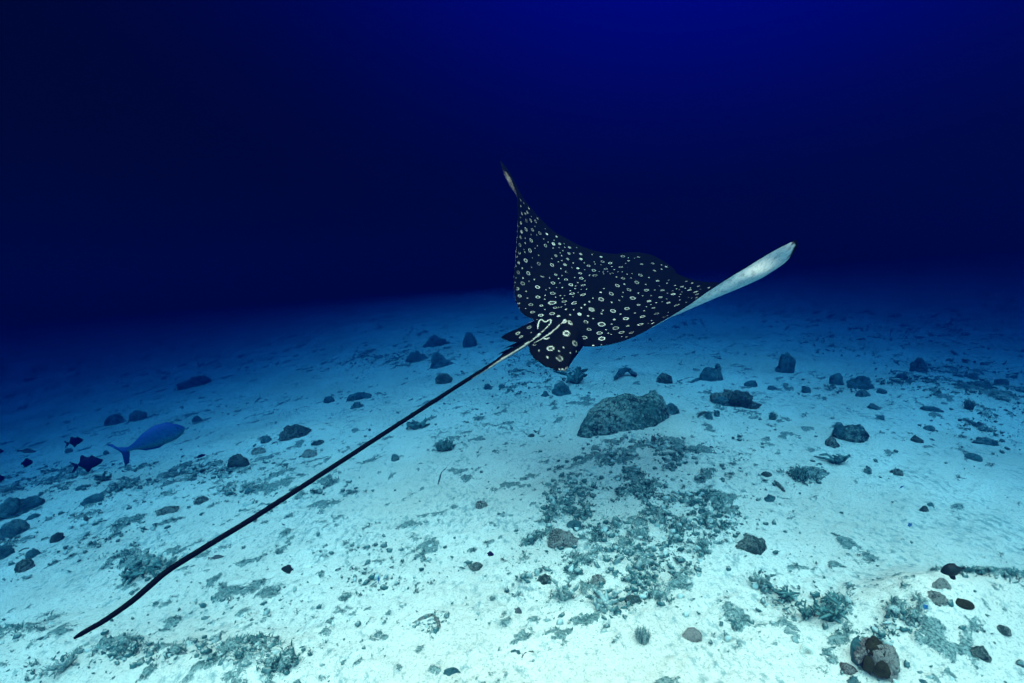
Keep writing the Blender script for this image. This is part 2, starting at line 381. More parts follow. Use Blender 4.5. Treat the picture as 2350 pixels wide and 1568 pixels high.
def turf():                                   # fuzzy tufts of turf algae on the rubble and along the streaks
    rs = np.random.RandomState(8); n_want = 15000; got = 0; V = []; F = []; T = []; nv = 0
    quad = np.array([(0, 1, 2), (1, 3, 2), (2, 3, 4)])
    while got < n_want:
        a = rs.uniform(-54, 54, 30000) * math.pi / 180; rr = 2.0 + 9 * rs.uniform(0, 1, 30000) ** 1.3
        x = np.sin(a) * rr; y = np.cos(a) * rr; D = density(x, y); f, n_, Dd = fleck(x, y, D)
        keep = rs.uniform(0, 1, 30000) < (0.05 + 0.95 * D) * f ** 2 * 0.8; x, y, D = x[keep], y[keep], D[keep]; z = H1(x, y)
        for q in range(min(len(x), n_want - got)):
            nb_ = 9; L = rs.uniform(.008, .024) * (0.7 + 0.6 * D[q]); az = rs.uniform(0, 6.283, nb_); out = rs.uniform(.3, 1.1, nb_) * L; h = rs.uniform(.35, 1.0, nb_) * L
            w = L * .10; dx, dy = np.cos(az), np.sin(az); bx = x[q] + rs.normal(0, .35, nb_) * L; by = y[q] + rs.normal(0, .35, nb_) * L; b0 = z[q] + .004
            p0 = np.stack([bx - dy * w, by + dx * w, np.full(nb_, b0)], 1); p1 = np.stack([bx + dy * w, by - dx * w, np.full(nb_, b0)], 1)
            mx_, my_ = bx + dx * out * .4, by + dy * out * .4
            p2 = np.stack([mx_ - dy * w, my_ + dx * w, b0 + h * .7], 1); p3 = np.stack([mx_ + dy * w, my_ - dx * w, b0 + h * .7], 1); p4 = np.stack([bx + dx * out, by + dy * out, b0 + h], 1)
            V.append(np.stack([p0, p1, p2, p3, p4], 1).reshape(-1, 3))
            F.append((nv + np.arange(nb_)[:, None, None] * 5 + quad[None]).reshape(-1, 3)); nv += nb_ * 5; T.append(np.full(nb_ * 5, rs.uniform(0, .7))); got += 1
    o = link('turf_algae', np.concatenate(V), np.concatenate(F), [M_WEED], None, True, {'tone': np.concatenate(T)})
    o['kind'] = 'stuff'; o['label'] = 'fuzzy dark green turf algae growing on the rubble patches'
turf()

# ------------------------------------------------------------------ the spotted eagle ray
def zc(ox, oy, k):                            # helper: coordinates read from an enlarged crop -> picture coordinates
    return lambda a, b: ((ox + a / k) * 0.94, (oy + b / k) * 0.94)
Z0 = zc(1150, 350, 2.613); Z1 = zc(1210, 380, 7.833); Z2 = zc(1240, 560, 7.833); Z3 = zc(1480, 590, 7.833); Z4 = zc(1360, 700, 7.833); Z6 = zc(1100, 740, 7.833)
def P0(a, b, d): return at(*Z0(a, b), d)
# stations from the left wing tip over the head to the right wing tip: leading edge, optional point in between, trailing edge (with distances)
WST = [((188, 108, 3.75), None, (190, 114, 3.75)),
       ((230, 162, 3.79), (0.62, 199, 158, 3.73), (216, 163, 3.70)),
       ((262, 212, 3.81), (0.62, 226, 222, 3.72), (250, 218, 3.68)),
       ((297, 280, 3.83), (0.62, 260, 285, 3.70), (276, 280, 3.65)),
       ((332, 346, 3.85), (0.60, 301, 338, 3.69), (293, 335, 3.62)),
       ((385, 415, 3.86), None, (299, 402, 3.60)),
       ((443, 480, 3.87), None, (299, 500, 3.56)),
       ((520, 555, 3.87), None, (292, 620, 3.50)),
       ((600, 603, 3.86), None, (281, 770, 3.43)),
       ((690, 650, 3.85), None, (273, 890, 3.36)),
       ((770, 680, 3.85), None, (283, 985, 3.28)),
       ((850, 699, 3.84), None, (306, 1055, 3.20)),
       ((920, 706, 3.83), None, (345, 1100, 3.12)),
       ((985, 698, 3.84), None, (398, 1126, 3.06)),
       ((1070, 696, 3.86), None, (425, 1185, 2.98)),
       ((1155, 715, 3.85), None, (435, 1240, 2.92)),
       ((1236, 756, 3.78), None, (505, 1270, 2.89)),
       ((1292, 800, 3.64), None, (630, 1288, 2.86)),
       ((1314, 831, 3.50), None, (722, 1295, 2.84)),
       ((1365, 853, 3.42), None, (800, 1296, 2.82)),
       ((1430, 874, 3.34), None, (890, 1283, 2.78)),
       ((1500, 884, 3.26), None, (985, 1256, 2.74)),
       ((1560, 887, 3.18), None, (1085, 1212, 2.70)),
       ((1615, 889, 3.10), None, (1185, 1152, 2.66)),
       ((1665, 891, 3.02), (0.74, 1343, 1068, 2.69), (1290, 1092, 2.60)),
       ((1720, 889, 2.94), (0.68, 1482, 1006, 2.63), (1400, 1018, 2.54)),
       ((1785, 878, 2.86), (0.58, 1597, 954, 2.59), (1508, 942, 2.50)),
       ((1858, 855, 2.78), (0.50, 1722, 897, 2.56), (1612, 874, 2.46)),
       ((1928, 812, 2.70), (0.50, 1838, 836, 2.52), (1740, 796, 2.44)),
       ((1998, 764, 2.62), None, (1870, 718, 2.43)),
       ((2052, 708, 2.55), None, (1980, 657, 2.43)),
       ((2086, 655, 2.49), None, (2050, 625, 2.44)),
       ((2078, 622, 2.46), None, (2070, 617, 2.45))]
NSP, NCH = 901, 421
def ray_surface():
    K = 13; tk = np.linspace(0, 1, K); rows = []
    for le, mid, te in WST:
        A, B = P0(*le), P0(*te); r = A + (B - A) * tk[:, None]
        if mid is not None:
            M = P0(*mid[1:]); t0 = mid[0]; off = M - (A + (B - A) * t0)
            w = np.where(tk < t0, np.sin(0.5 * math.pi * tk / t0) ** 2, np.cos(0.5 * math.pi * (tk - t0) / (1 - t0)) ** 2) ** 0.8
            r = r + off * w[:, None]
        rows.append(r)
    G = np.array(rows)                                                  # stations x chord x 3
    G = np.stack([curve(G[:, k], NSP) for k in range(K)], 1)            # smooth along the span
    out = np.stack([curve(G[i], NCH) for i in range(NSP)], 0)
    return out
D_ = ray_surface()
sv = np.linspace(0, len(WST) - 1, NSP)[:, None] * np.ones((1, NCH)); tv = np.ones((NSP, 1)) * np.linspace(0, 1, NCH)[None, :]
def grid_normals(G):
    n = np.cross(np.gradient(G, axis=0), np.gradient(G, axis=1)); n /= np.linalg.norm(n, axis=2)[..., None] + 1e-12
    return n
nrm = grid_normals(D_)
if np.dot(nrm[NSP // 2, NCH // 2], CAM - D_[NSP // 2, NCH // 2]) < 0: nrm = -nrm
# the raised back: a ridge from the head to the tail with a shallow trough on each side
axis_s = 15.6 - 0.3 * tv
ridge = 0.055 * np.exp(-((sv - axis_s) / 1.3) ** 2) * np.sin(math.pi * np.clip(tv, 0, 1)) ** 0.7 - 0.018 * np.exp(-((sv - 12.6) / 1.1) ** 2) * np.sin(math.pi * tv)
D_ = D_ + nrm * ridge[..., None]
nrm = grid_normals(D_)
if np.dot(nrm[NSP // 2, NCH // 2], CAM - D_[NSP // 2, NCH // 2]) < 0: nrm = -nrm
span = np.clip(1 - np.abs(sv - 15.5) / 16.0, 0, 1)
thick = (0.003 + 0.038 * span ** 1.6 + 0.13 * np.exp(-((sv - 15.6) / 2.1) ** 2)) * (2.6 * np.clip(tv, 0, 1) ** 0.5 * (1 - np.clip(tv, 0, 1)) ** 0.9) + 0.0008
V_ = D_ - nrm * thick[..., None]
head_axis = (D_[int(NSP * 15.6 / 32), 0] - D_[int(NSP * 15.6 / 32), -1]); head_axis /= np.linalg.norm(head_axis)

# tail: a long whip towards the camera
TL = [(1262, 757, 2.955), (1240, 769, 2.90), (1221, 780.5, 2.85), (1190, 799.5, 2.78), (1154, 821.5, 2.70), (1106, 851, 2.60), (1058, 881, 2.50), (940, 957, 2.29), (800, 1048, 2.08), (600, 1177, 1.83), (507, 1234, 1.73), (430, 1281, 1.64), (380, 1314, 1.58), (340, 1348, 1.54), (300, 1382, 1.51), (240, 1424, 1.47), (200, 1447, 1.445), (170, 1465, 1.43)]
TLP = curve([at(*q) for q in TL], 420)
ut = np.linspace(0, 1, 420)
TR = np.interp(ut, [0, .12, .22, .3, .45, .6, .8, .97, 1], [.017, .016, .0128, .0114, .0113, .0112, .0104, .0080, .004])
TR = TR * np.interp(ut, [0, .2, .4, 1], [1, .95, .86, .84])
TV, TF = tube(TLP, TR, 20)

# pelvic fins
def fin(root, edge, n=70, m=46, scallop=0.0):
    A, B = curve(root, n), curve(edge, n); t = np.linspace(0, 1, m)[None, :, None]
    G = A[:, None] * (1 - t) + B[:, None] * t
    if scallop:
        d = (B - A); d /= np.linalg.norm(d, axis=1)[:, None] + 1e-9
        G = G + (d * (scallop * (np.sin(np.arange(n) * 1.9) * 0.6 + np.sin(np.arange(n) * 0.83 + 1)))[:, None])[:, None] * (t ** 6)
    nn = grid_normals(G)
    if np.dot(nn[n // 2, m // 2], CAM - G[n // 2, m // 2]) < 0: nn = -nn
    tt = t[..., 0] * np.ones((n, 1)); uu = np.linspace(0, 1, n)[:, None] * np.ones((1, m))
    th = 0.012 * (1 - tt) ** 0.6 * np.sqrt(np.clip(np.sin(math.pi * np.clip(uu, 0.01, 0.99)), 0, 1)) + 0.0008
    G = G + nn * (0.010 * np.sin(math.pi * tt) * np.sin(math.pi * uu))[..., None]
    return G, G - nn * th[..., None]
def q6(a, b, d): return at(*Z6(a, b), d)
def q4(a, b, d): return at(*Z4(a, b), d)
FR = fin([q6(1520, 765, 2.84), q6(1700, 660, 2.86), q6(1950, 500, 2.86), q4(200, 640, 2.84), q4(400, 800, 2.81), q4(500, 1000, 2.80), q4(505, 1135, 2.80)],
         [q6(1488, 800, 2.82), q6(1515, 930, 2.76), q6(1600, 1060, 2.70), q6(1790, 1195, 2.66), q6(2020, 1285, 2.64), q6(2190, 1296, 2.65), q6(2262, 1220, 2.67), q4(290, 1430, 2.72), q4(385, 1300, 2.76), q4(500, 1143, 2.80)], scallop=0.0035)
FL = fin([q6(1760, 318, 3.07), q6(1740, 440, 3.04), q6(1700, 570, 2.99), q6(1600, 690, 2.92)],
         [q6(1640, 316, 3.06), q6(1400, 432, 3.10), q6(1200, 522, 3.12), q6(1040, 600, 3.13), q6(965, 655, 3.12), q6(1020, 695, 3.09), q6(1120, 735, 3.05), q6(1260, 750, 2.98), q6(1400, 740, 2.92)], scallop=0.0015)

# ---- put the shell together: one continuous skin
def strip(G, W, off, st=1):                   # two grids (upper, lower) closed along their rims; the lower one may be coarser
    n, m = G.shape[:2]; W = W[::st, ::st]; n2, m2 = W.shape[:2]
    i = off + np.arange(n - 1)[:, None] * m + np.arange(m - 1)[None, :]
    F = np.stack([i, i + 1, i + m + 1, i + m], -1).reshape(-1, 4).tolist(); k = off + n * m
    i = k + np.arange(n2 - 1)[:, None] * m2 + np.arange(m2 - 1)[None, :]
    F += np.stack([i, i + m2, i + m2 + 1, i + 1], -1).reshape(-1, 4).tolist()
    for j in range(n2 - 1):
        for c, c2 in ((0, 0), (m - 1, m2 - 1)):
            top = [off + (j * st + q) * m + c for q in range(st + 1)]; low = [k + (j + 1) * m2 + c2, k + j * m2 + c2]
            F.append(top + low if c == 0 else (top + low)[::-1])
    for j in range(m2 - 1):
        for c, c2 in ((0, 0), (n - 1, n2 - 1)):
            top = [off + c * m + j * st + q for q in range(st + 1)]; low = [k + c2 * m2 + j + 1, k + c2 * m2 + j]
            F.append((top + low)[::-1] if c == 0 else top + low)
    return np.concatenate([G.reshape(-1, 3), W.reshape(-1, 3)]), F
parts_v, parts_f, belly, edge = [], [], [], []
off = 0
for G, W, st in ((D_, V_, 4), (*FR, 1), (*FL, 1)):
    v, f = strip(G, W, off, st); parts_v.append(v); parts_f.append(f); off += len(v)
NV_ = V_[::4, ::4].shape[0] * V_[::4, ::4].shape[1]
# dark rim of the white underside, wider towards the wing tips
tipness = np.clip((np.abs(sv - 15.5) - 9) / 7, 0, 1)
rimn = fbm3(D_ * 22, 4, 9) - 0.5
rim_te = sstep(0.955, 0.985, tv + 0.02 * rimn); rim_le = (1 - sstep(0.0, 0.50, tv + 0.45 * rimn - 0.05)) * sstep(0.55, 0.9, tipness) + (1 - sstep(0, .03, tv)) * .7
tipd = sstep(30.0, 31.6, sv + 1.6 * rimn) + (1 - sstep(0.4, 1.6, sv))
rim = np.clip(rim_te * (sv > 14) + rim_le + tipd + (1 - sstep(0.0, 0.25, tv)) * (sv < 6), 0, 1)
nb = D_.shape[0] * D_.shape[1]
white = np.concatenate([np.zeros(nb), ((1 - rim) * np.where(sv < 6, 0.36, 1.0))[::4, ::4].ravel()])
white = np.concatenate([white] + [np.concatenate([np.zeros(q[0].shape[0] * q[0].shape[1]), np.ones(q[0].shape[0] * q[0].shape[1])]) * 0.8 for q in (FR, FL)])
# snout and brow: a rounded box in front of the disc, part of the same skin
iv, if_ = ico(5)
hn = nrm[int(NSP * 15.6 / 32), 3]; hs = np.cross(head_axis, hn); hs /= np.linalg.norm(hs); hu = np.cross(hs, head_axis)
hc = 0.5 * (D_[int(NSP * 15.2 / 32), 6] + D_[int(NSP * 16.6 / 32), 6]) - hn * 0.105 - head_axis * 0.075
sn = hc + (iv[:, :1] * 0.19) * head_axis + iv[:, 1:2] * 0.125 * hs * (1 - 0.25 * np.clip(iv[:, :1], 0, 1)) + iv[:, 2:3] * 0.085 * hu
RV = np.concatenate(parts_v + [TV, sn]); nv0 = sum(len(p) for p in parts_v)
RF = [tuple(q) for f in parts_f for q in f] + [tuple(i + nv0 for i in q) for q in TF] + [tuple(int(i) + nv0 + len(TV) for i in q) for q in if_]
white = np.concatenate([white, np.zeros(len(TV)), np.where(iv @ np.array((0, 0, 1.0)) < -0.35, 0.9, 0.0)])

# ---- pigment: rings, dots and streaks, each set where it lies on the skin
NB, NR, NL = nb, FR[0].shape[0] * FR[0].shape[1], FL[0].shape[0] * FL[0].shape[1]
skin_idx = np.concatenate([np.arange(NB), NB + NV_ + np.arange(NR), NB + NV_ + 2 * NR + np.arange(NL), nv0 + np.arange(len(TV))])
SK = RV[skin_idx]; rel = SK - CAM; dep_ = rel @ fw
spx = CX + FPX * (rel @ rt) / dep_; spy = CY - FPX * (rel @ up) / dep_
spot = np.zeros(len(SK)); hole = np.zeros(len(SK))
wob = fbm3(SK * 60, 3, 77) - 0.5
nsk = np.concatenate([nrm.reshape(-1, 3), grid_normals(FR[0]).reshape(-1, 3), grid_normals(FL[0]).reshape(-1, 3), np.zeros((len(TV), 3))])
vis = np.abs(np.sum(nsk * rel, 1) / np.linalg.norm(rel, axis=1)); vis[-len(TV):] = 1
facing = np.sum(nsk * -rel, 1) > 0; facing[NB:] = True
def locate(px, py):
    d = np.hypot(spx - px, spy - py); d = np.where(facing, d, 1e9)
    m_ = d.min()
    if m_ > 5: return None
    c = np.where(d < max(m_ + 0.8, 1.6))[0]
    return c[np.argmin(dep_[c])]
def mark(px, py, kind, rpx, seed):
    i = locate(px, py)
    if i is None: return
    r = rpx * dep_[i] / FPX; p = SK[i]
    near = np.where((np.abs(SK[:, 0] - p[0]) < 1.5 * r) & (np.abs(SK[:, 1] - p[1]) < 1.5 * r) & (np.abs(SK[:, 2] - p[2]) < 1.5 * r) & facing)[0]
    q = SK[near] - p; d = np.linalg.norm(q, axis=1)
    sh = fbm3(q / r * 1.1 + seed * 3.7, 2, seed) - 0.5
    d = d / r + 0.26 * sh
    e = 0.0007 / r + 0.03
    if kind == 'd': s = 1 - sstep(0.72 - e, 0.72 + e, d); s = s * 1.0
    elif kind == 'e': s = (1 - sstep(0.92 - e, 0.92 + e, d)) * (0.62 + 0.38 * sstep(0.35, 0.7, d))
    else:
        w = max(0.27, 0.0036 / r); s = (1 - sstep(0.95 - e, 0.95 + e, d)) * sstep(0.95 - w - e, 0.95 - w + e, d)
        s = np.maximum(s, 0.07 * (d < 0.9))
        if kind == 'c': s = s * sstep(0.36, 0.46, fbm3(q / r * 0.9 + seed, 1, seed + 5))
    v_ = (0.42 + 0.58 * ((seed * 0.61803) % 1.0)) * (0.62 + 0.38 * math.exp(-((px - 1290) ** 2 + (py - 745) ** 2) / 2 / 130 ** 2))
    spot[near] = np.maximum(spot[near], s * v_)
def stroke(pts, w0, w1, amp=1.0, n=44):
    pts = curve([(a, b, 0) for a, b in pts], n)
    for k, (a, b, _) in enumerate(pts):
        i = locate(a, b)
        if i is None: continue
        r = (w0 + (w1 - w0) * k / n) * dep_[i] / FPX; p = SK[i]
        near = np.where((np.abs(SK[:, 0] - p[0]) < 2 * r) & (np.abs(SK[:, 1] - p[1]) < 2 * r) & (np.abs(SK[:, 2] - p[2]) < 2 * r) & facing)[0]
        d = np.linalg.norm(SK[near] - p, axis=1) / r + 0.5 * wob[near]
        spot[near] = np.maximum(spot[near], 0.78 * amp * (1 - sstep(0.75, 1.15, d)))
C1 = [(488,845,'d',32),(552,905,'d',30),(495,965,'d',34),(515,1110,'e',36),(487,1180,'d',20),(615,1075,'e',35),(580,1105,'d',35),(650,1005,'d',32),(695,1163,'d',16),(597,1238,'o',36),(682,1238,'o',36),(775,1255,'o',36),(810,1195,'d',32),(495,1288,'e',32),(452,1352,'d',11),(592,1408,'o',40),(715,1415,'o',38),(760,1350,'d',18),(507,1457,'e',38),(853,1478,'o',38),(990,1495,'d',40),(692,1507,'d',17),(797,1510,'d',17),(955,1393,'d',12),(1172,1540,'d',34)]
C2 = [(250,145,'e',32),(345,165,'d',18),(457,97,'d',17),(455,205,'o',42),(340,260,'d',22),(240,290,'c',36),(432,403,'o',42),(228,435,'c',36),(335,440,'d',24),(318,382,'d',12),(525,352,'d',16),(570,305,'d',16),(725,300,'c',42),(690,175,'d',18),(775,235,'d',15),(893,203,'d',17),(880,272,'e',40),(1000,270,'e',32),(1080,265,'d',15),(1098,337,'d',15),(1185,337,'e',32),(1315,337,'d',14),(872,352,'d',17),(990,345,'d',17),(1060,402,'d',15),(1003,438,'d',14),(1175,452,'e',34),(1267,443,'d',14),(1390,462,'e',32),(1610,470,'d',14),(190,525,'d',18),(597,487,'d',17),(345,585,'o',44),(480,545,'d',15),(925,500,'e',34),(1035,497,'d',18),(845,553,'d',16),(1035,585,'d',15),(965,608,'d',16),(1142,555,'e',32),(1397,557,'e',34),(215,630,'e',30),(597,652,'o',40),(845,670,'o',42),(1092,665,'e',38),(1253,632,'d',18),(1458,628,'d',17),(1650,612,'d',18),(1783,515,'e',32),(1812,606,'o',36),(1957,635,'o',40),(1672,655,'d',16),(1778,665,'d',14),(165,700,'d',14),(282,735,'d',20),(462,720,'d',17),(1017,740,'d',22),(1222,725,'d',16),(1340,735,'e',32),(1540,687,'o',34),(1470,760,'d',16),(1985,700,'d',18),(2155,710,'o',44),(203,812,'c',38),(398,830,'o',44),(1128,803,'c',36),(1385,830,'o',36),(1647,775,'o',44),(1865,747,'o',40),(2030,758,'d',18),(1740,797,'d',14),(1820,803,'d',16),(1910,797,'d',14),(2105,803,'d',20),(2190,802,'d',16),(667,877,'c',46),(913,855,'e',36),(1040,873,'d',15),(1665,870,'o',48),(1560,867,'d',18),(1828,840,'d',16),(1980,833,'c',42),(2280,848,'d',17),(160,915,'d',14),(293,920,'d',18),(507,950,'d',18),(805,920,'d',17),(975,930,'d',18),(405,980,'d',14),(145,1010,'d',15),(1108,950,'c',36),(1280,910,'d',18),(1408,925,'o',40),(1470,975,'d',20),(1337,1010,'d',22),(2070,902,'d',17),(2205,925,'o',38),(290,1027,'o',46),(863,1018,'o',42),(990,1013,'d',17),(1200,1050,'o',44),(1440,1055,'o',46),(1295,1070,'d',22),(2095,1067,'o',44),(2233,1038,'d',19),(568,1095,'o',48),(180,1125,'c',36),(930,1105,'d',16),(1037,1100,'d',20),(800,1115,'d',14),(725,1145,'d',16),(1283,1123,'d',22),(1400,1140,'d',20),(1498,1135,'d',20),(1183,1165,'d',24),(355,1175,'d',20),(1840,1123,'d',17),(1975,1220,'o',50),(1772,1193,'d',28),(2195,1200,'d',18),(855,1215,'o',52),(715,1250,'d',15),(1000,1255,'d',20),(1083,1255,'d',20),(1220,1220,'o',54),(1340,1195,'d',20),(1435,1240,'c',54),(227,1263,'o',38),(378,1305,'d',20),(578,1285,'o',46),(913,1287,'d',20),(710,1327,'d',22),(1040,1312,'d',22),(1243,1275,'d',22),(1620,1305,'d',18),(1787,1330,'o',56),(2192,1280,'d',20),(845,1397,'o',84),(1075,1370,'o',46),(1272,1395,'c',66),(1563,1373,'d',26),(2133,1347,'d',24),(1987,1388,'d',23),(215,1405,'c',28),(437,1428,'o',48),(637,1450,'o',34),(1097,1430,'d',18),(1473,1433,'d',23),(1407,1490,'d',23),(1258,1530,'d',24),(1110,1517,'d',30),(895,1490,'o',40),(965,1480,'d',24),(1023,1475,'d',18),(215,1497,'d',14),(340,1503,'d',14),(703,1520,'d',18),(1602,1525,'e',64),(2270,1505,'o',52)]
C3 = [(323,270,'o',40),(420,300,'d',16),(545,305,'d',15),(610,285,'e',32),(432,358,'e',26),(365,407,'d',20),(675,420,'e',34),(890,405,'o',34),(1065,435,'d',28),(1155,470,'d',34),(1065,517,'d',26),(930,548,'e',32),(410,485,'d',10),(400,612,'d',18),(495,603,'d',14),(650,632,'o',44),(478,687,'d',18),(822,680,'d',20),(988,740,'e',36),(1193,727,'d',24),(1160,783,'d',22),(585,770,'o',48),(352,803,'d',20),(757,808,'d',20),(1015,835,'d',20),(1310,827,'d',24),(1448,850,'e',36),(1527,750,'d',30),(1638,783,'d',32),(445,912,'o',44),(768,918,'o',48),(927,917,'d',20),(1073,920,'e',42),(1340,893,'d',18),(1395,910,'d',16),(1510,882,'d',20),(1608,877,'d',22),(1768,842,'d',38),(1590,915,'e',40),(1267,930,'d',16),(1440,953,'d',20),(1710,950,'e',46),(1160,980,'d',20),(1280,995,'e',46),(1415,998,'d',22),(1732,997,'e',46),(610,975,'d',24),(697,1025,'d',22),(860,1020,'d',24),(1392,1043,'d',24),(1032,1052,'e',42),(503,1072,'o',56),(820,1127,'e',44),(1155,1087,'d',20),(1405,1102,'d',22),(1065,1135,'d',17),(955,1158,'d',22),(1183,1160,'e',44),(618,1200,'e',38),(855,1195,'d',17),(765,1237,'d',20),(900,1258,'e',40),(1345,1205,'o',54),(392,1270,'o',54),(725,1310,'d',22),(548,1355,'d',22),(965,1367,'o',48),(272,1377,'d',25),(1183,1342,'d',20),(692,1423,'o',50),(372,1463,'o',58),(1125,1420,'c',54),(150,1480,'e',28),(862,1500,'d',22),(1570,1060,'d',22),(1635,1068,'d',20),(1725,1060,'d',40),(1530,1150,'d',22),(127,1315,'o',58),(1800,897,'d',22),(1960,870,'d',40)]
C4 = [(850,507,'d',25),(870,470,'d',16),(880,445,'d',22),(255,527,'d',28),(425,515,'e',40),(598,550,'d',28),(1090,618,'e',28),(278,680,'c',60),(550,668,'c',50),(695,600,'d',16),(853,712,'o',78),(1045,705,'d',24),(1310,600,'o',56),(1630,563,'o',50),(1117,783,'o',66),(930,813,'d',22),(1350,740,'e',34),(1588,710,'o',60),(1800,640,'d',20),(1738,695,'d',16),(1825,690,'d',45),(610,805,'c',44),(178,892,'o',70),(810,877,'o',58),(977,880,'d',22),(1028,903,'d',16),(1228,865,'o',62),(1418,870,'o',52),(1235,943,'d',17),(530,962,'o',56),(855,983,'o',74),(45,1022,'o',44),(350,1090,'c',62),(128,1153,'d',28),(30,1232,'d',18),(375,1245,'d',28),(253,1258,'d',16),(65,1357,'o',60),(690,1115,'d',28),(845,1100,'d',17),(1320,955,'d',30),(25,550,'e',36)]
C6 = [(1567,163,'o',46),(1720,222,'o',54),(1945,190,'o',54),(1497,455,'o',44),(1280,570,'o',48),(1340,642,'o',40),(1545,552,'d',18),(1900,852,'o',68),(1685,905,'d',27),(1828,1033,'c',44),(1610,780,'c',44),(1650,1025,'c',30)]
k_ = 0
for Zf, L in ((Z1, C1), (Z2, C2), (Z3, C3), (Z4, C4), (Z6, C6)):
    for a, b, kd, r_ in L:
        k_ += 1; mark(*Zf(a, b), kd, r_ / 7.833 * 0.94 * 0.98, k_)
def S6(pts): return [Z6(a, b) for a, b in pts]
stroke(S6([(1655, 488), (1672, 410), (1688, 345), (1735, 308), (1800, 345), (1840, 338), (1890, 308), (1918, 330), (1885, 402), (1800, 490), (1755, 540)]), 1.9, 1.9)
stroke(S6([(2082, 420), (1985, 505), (1885, 588), (1800, 640), (1700, 700), (1600, 752)]), 3.2, 1.0)
stroke(S6([(1712, 585), (1650, 640), (1600, 688), (1540, 735)]), 2.4, 1.3)
stroke(S6([(2190, 315), (2150, 360), (2130, 392)]), 2.9, 2.2); stroke(S6([(2218, 340), (2185, 378)]), 1.0, 1.0)
stroke(S6([(1770, 665), (1830, 682), (1880, 660)]), 1.4, 1.4)
stroke(S6([(1520, 752), (1460, 790), (1400, 832), (1330, 875), (1250, 925), (1170, 980), (1090, 1028), (1000, 1082)]), 2.0, 3.2)
stroke(S6([(1000, 1085), (940, 1130), (880, 1165), (800, 1212), (740, 1255), (680, 1298), (620, 1335), (550, 1380), (490, 1425), (430, 1462)]), 3.4, 1.6)
stroke(S6([(350, 1520), (320, 1540)]), 1.4, 1.0)
stroke([(1076, 884), (1066, 892)], 1.4, 1.2); stroke([(1040, 905), (1032, 910)], 1.0, 0.8)
for a, b in ((2090, 1262), (2120, 1278), (2150, 1275), (2180, 1268), (2210, 1240), (2225, 1225), (2140, 1262)): mark(*Z6(a, b), 'd', 1.7, a)
pale = np.zeros(len(RV)); pale[skin_idx] = spot
ray = link('eagle_ray', RV, RF, [], None, True, {'spot': pale, 'belly': white})
tag(ray, 'black eagle ray with white rings and dots trailing a long whip tail', 'ray')
def ray_skin():
    m_, n, p = mat('ray_skin')
    s = N(n, 'ShaderNodeAttribute', attribute_name='spot').outputs['Fac']; b = N(n, 'ShaderNodeAttribute', attribute_name='belly').outputs['Fac']
    pos = N(n, 'ShaderNodeNewGeometry').outputs['Position']
    k = noise(n, pos, 160, 5, 0.8); k2 = noise(n, pos, 45, 4, 0.7)
    blk = mixc(n, k2, (0.0004, 0.0010, 0.0011), (0.0011, 0.0028, 0.0027))
    wht = mixc(n, ramp(n, N(n, 'ShaderNodeMath', {0: k, 1: k2}, operation='ADD').outputs[0], 1.06, 0.84), (0.94, 0.90, 0.85), (0.50, 0.50, 0.47))
    bb = N(n, 'ShaderNodeMath', {0: b, 1: N(n, 'ShaderNodeMath', {0: k, 1: 0.5}, operation='SUBTRACT').outputs[0]}, operation='ADD').outputs[0]
    c = mixc(n, ramp(n, bb, 0.3, 0.7), blk, wht)
    c = mixc(n, s, c, (0.34, 0.375, 0.365))
    n.links.new(c, p.inputs['Base Color']); p.inputs['Roughness'].default_value = 0.6; p.inputs['Specular IOR Level'].default_value = 0.008
    bp = N(n, 'ShaderNodeBump', {'Height': k2, 'Strength': 0.15, 'Distance': 0.004}); n.links.new(bp.outputs[0], p.inputs['Normal'])
    return m_
M_RAY = ray_skin(); ray.data.materials.append(M_RAY)
m_, n_, p_ = mat('ray_black'); p_.inputs['Base Color'].default_value = (0.0005, 0.0010, 0.0010, 1); p_.inputs['Roughness'].default_value = 0.8; p_.inputs['Specular IOR Level'].default_value = 0.0; M_BLACK = m_
# two barbed spines and the small dorsal fin above the tail base
def spine(pts, w):
    v, f = tube(curve(pts, 24), np.interp(np.linspace(0, 1, 24), [0, .35, 1], [w * .9, w, .0006]), 8)
    return link('tail_spine', v, f, [M_BLACK], ray)
spine([q6(1420, 735, 2.835), q6(1300, 775, 2.82), q6(1160, 822, 2.80), q6(1012, 876, 2.78)], 0.0105)
spine([q6(1330, 830, 2.80), q6(1180, 885, 2.77), q6(1040, 930, 2.75), q6(888, 992, 2.72)], 0.0115)
dv = curve([q6(1440, 700, 2.85), q6(1330, 745, 2.83), q6(1200, 830, 2.80), q6(1060, 925, 2.76), q6(960, 1005, 2.73), q6(888, 1062, 2.70)], 40)
dr_ = curve([q6(1500, 760, 2.86), q6(1380, 820, 2.82), q6(1260, 885, 2.79), q6(1140, 960, 2.76), q6(1030, 1030, 2.73), q6(930, 1090, 2.70)], 40)
v, f = strip(np.stack([dr_, 0.5 * (dr_ + dv), dv], 1), np.stack([dr_, 0.5 * (dr_ + dv), dv], 1) + fw * np.array((0.011, 0.008, 0.001))[None, :, None], 0)
link('dorsal_fin', v, [tuple(q) for q in f], [M_BLACK], ray)
def eye(p, out):
    ev, ef = ico(3); q = p + ev * np.array((0.019, 0.019, 0.019)); m2, n2, p2 = M_BLACK, None, None
    e_ = link('eye', q, ef, [M_BLACK], ray); return e_
eye(hc + hs * 0.118 + head_axis * 0.06 + hu * 0.012, hs); eye(hc - hs * 0.118 + head_axis * 0.06 + hu * 0.012, -hs)

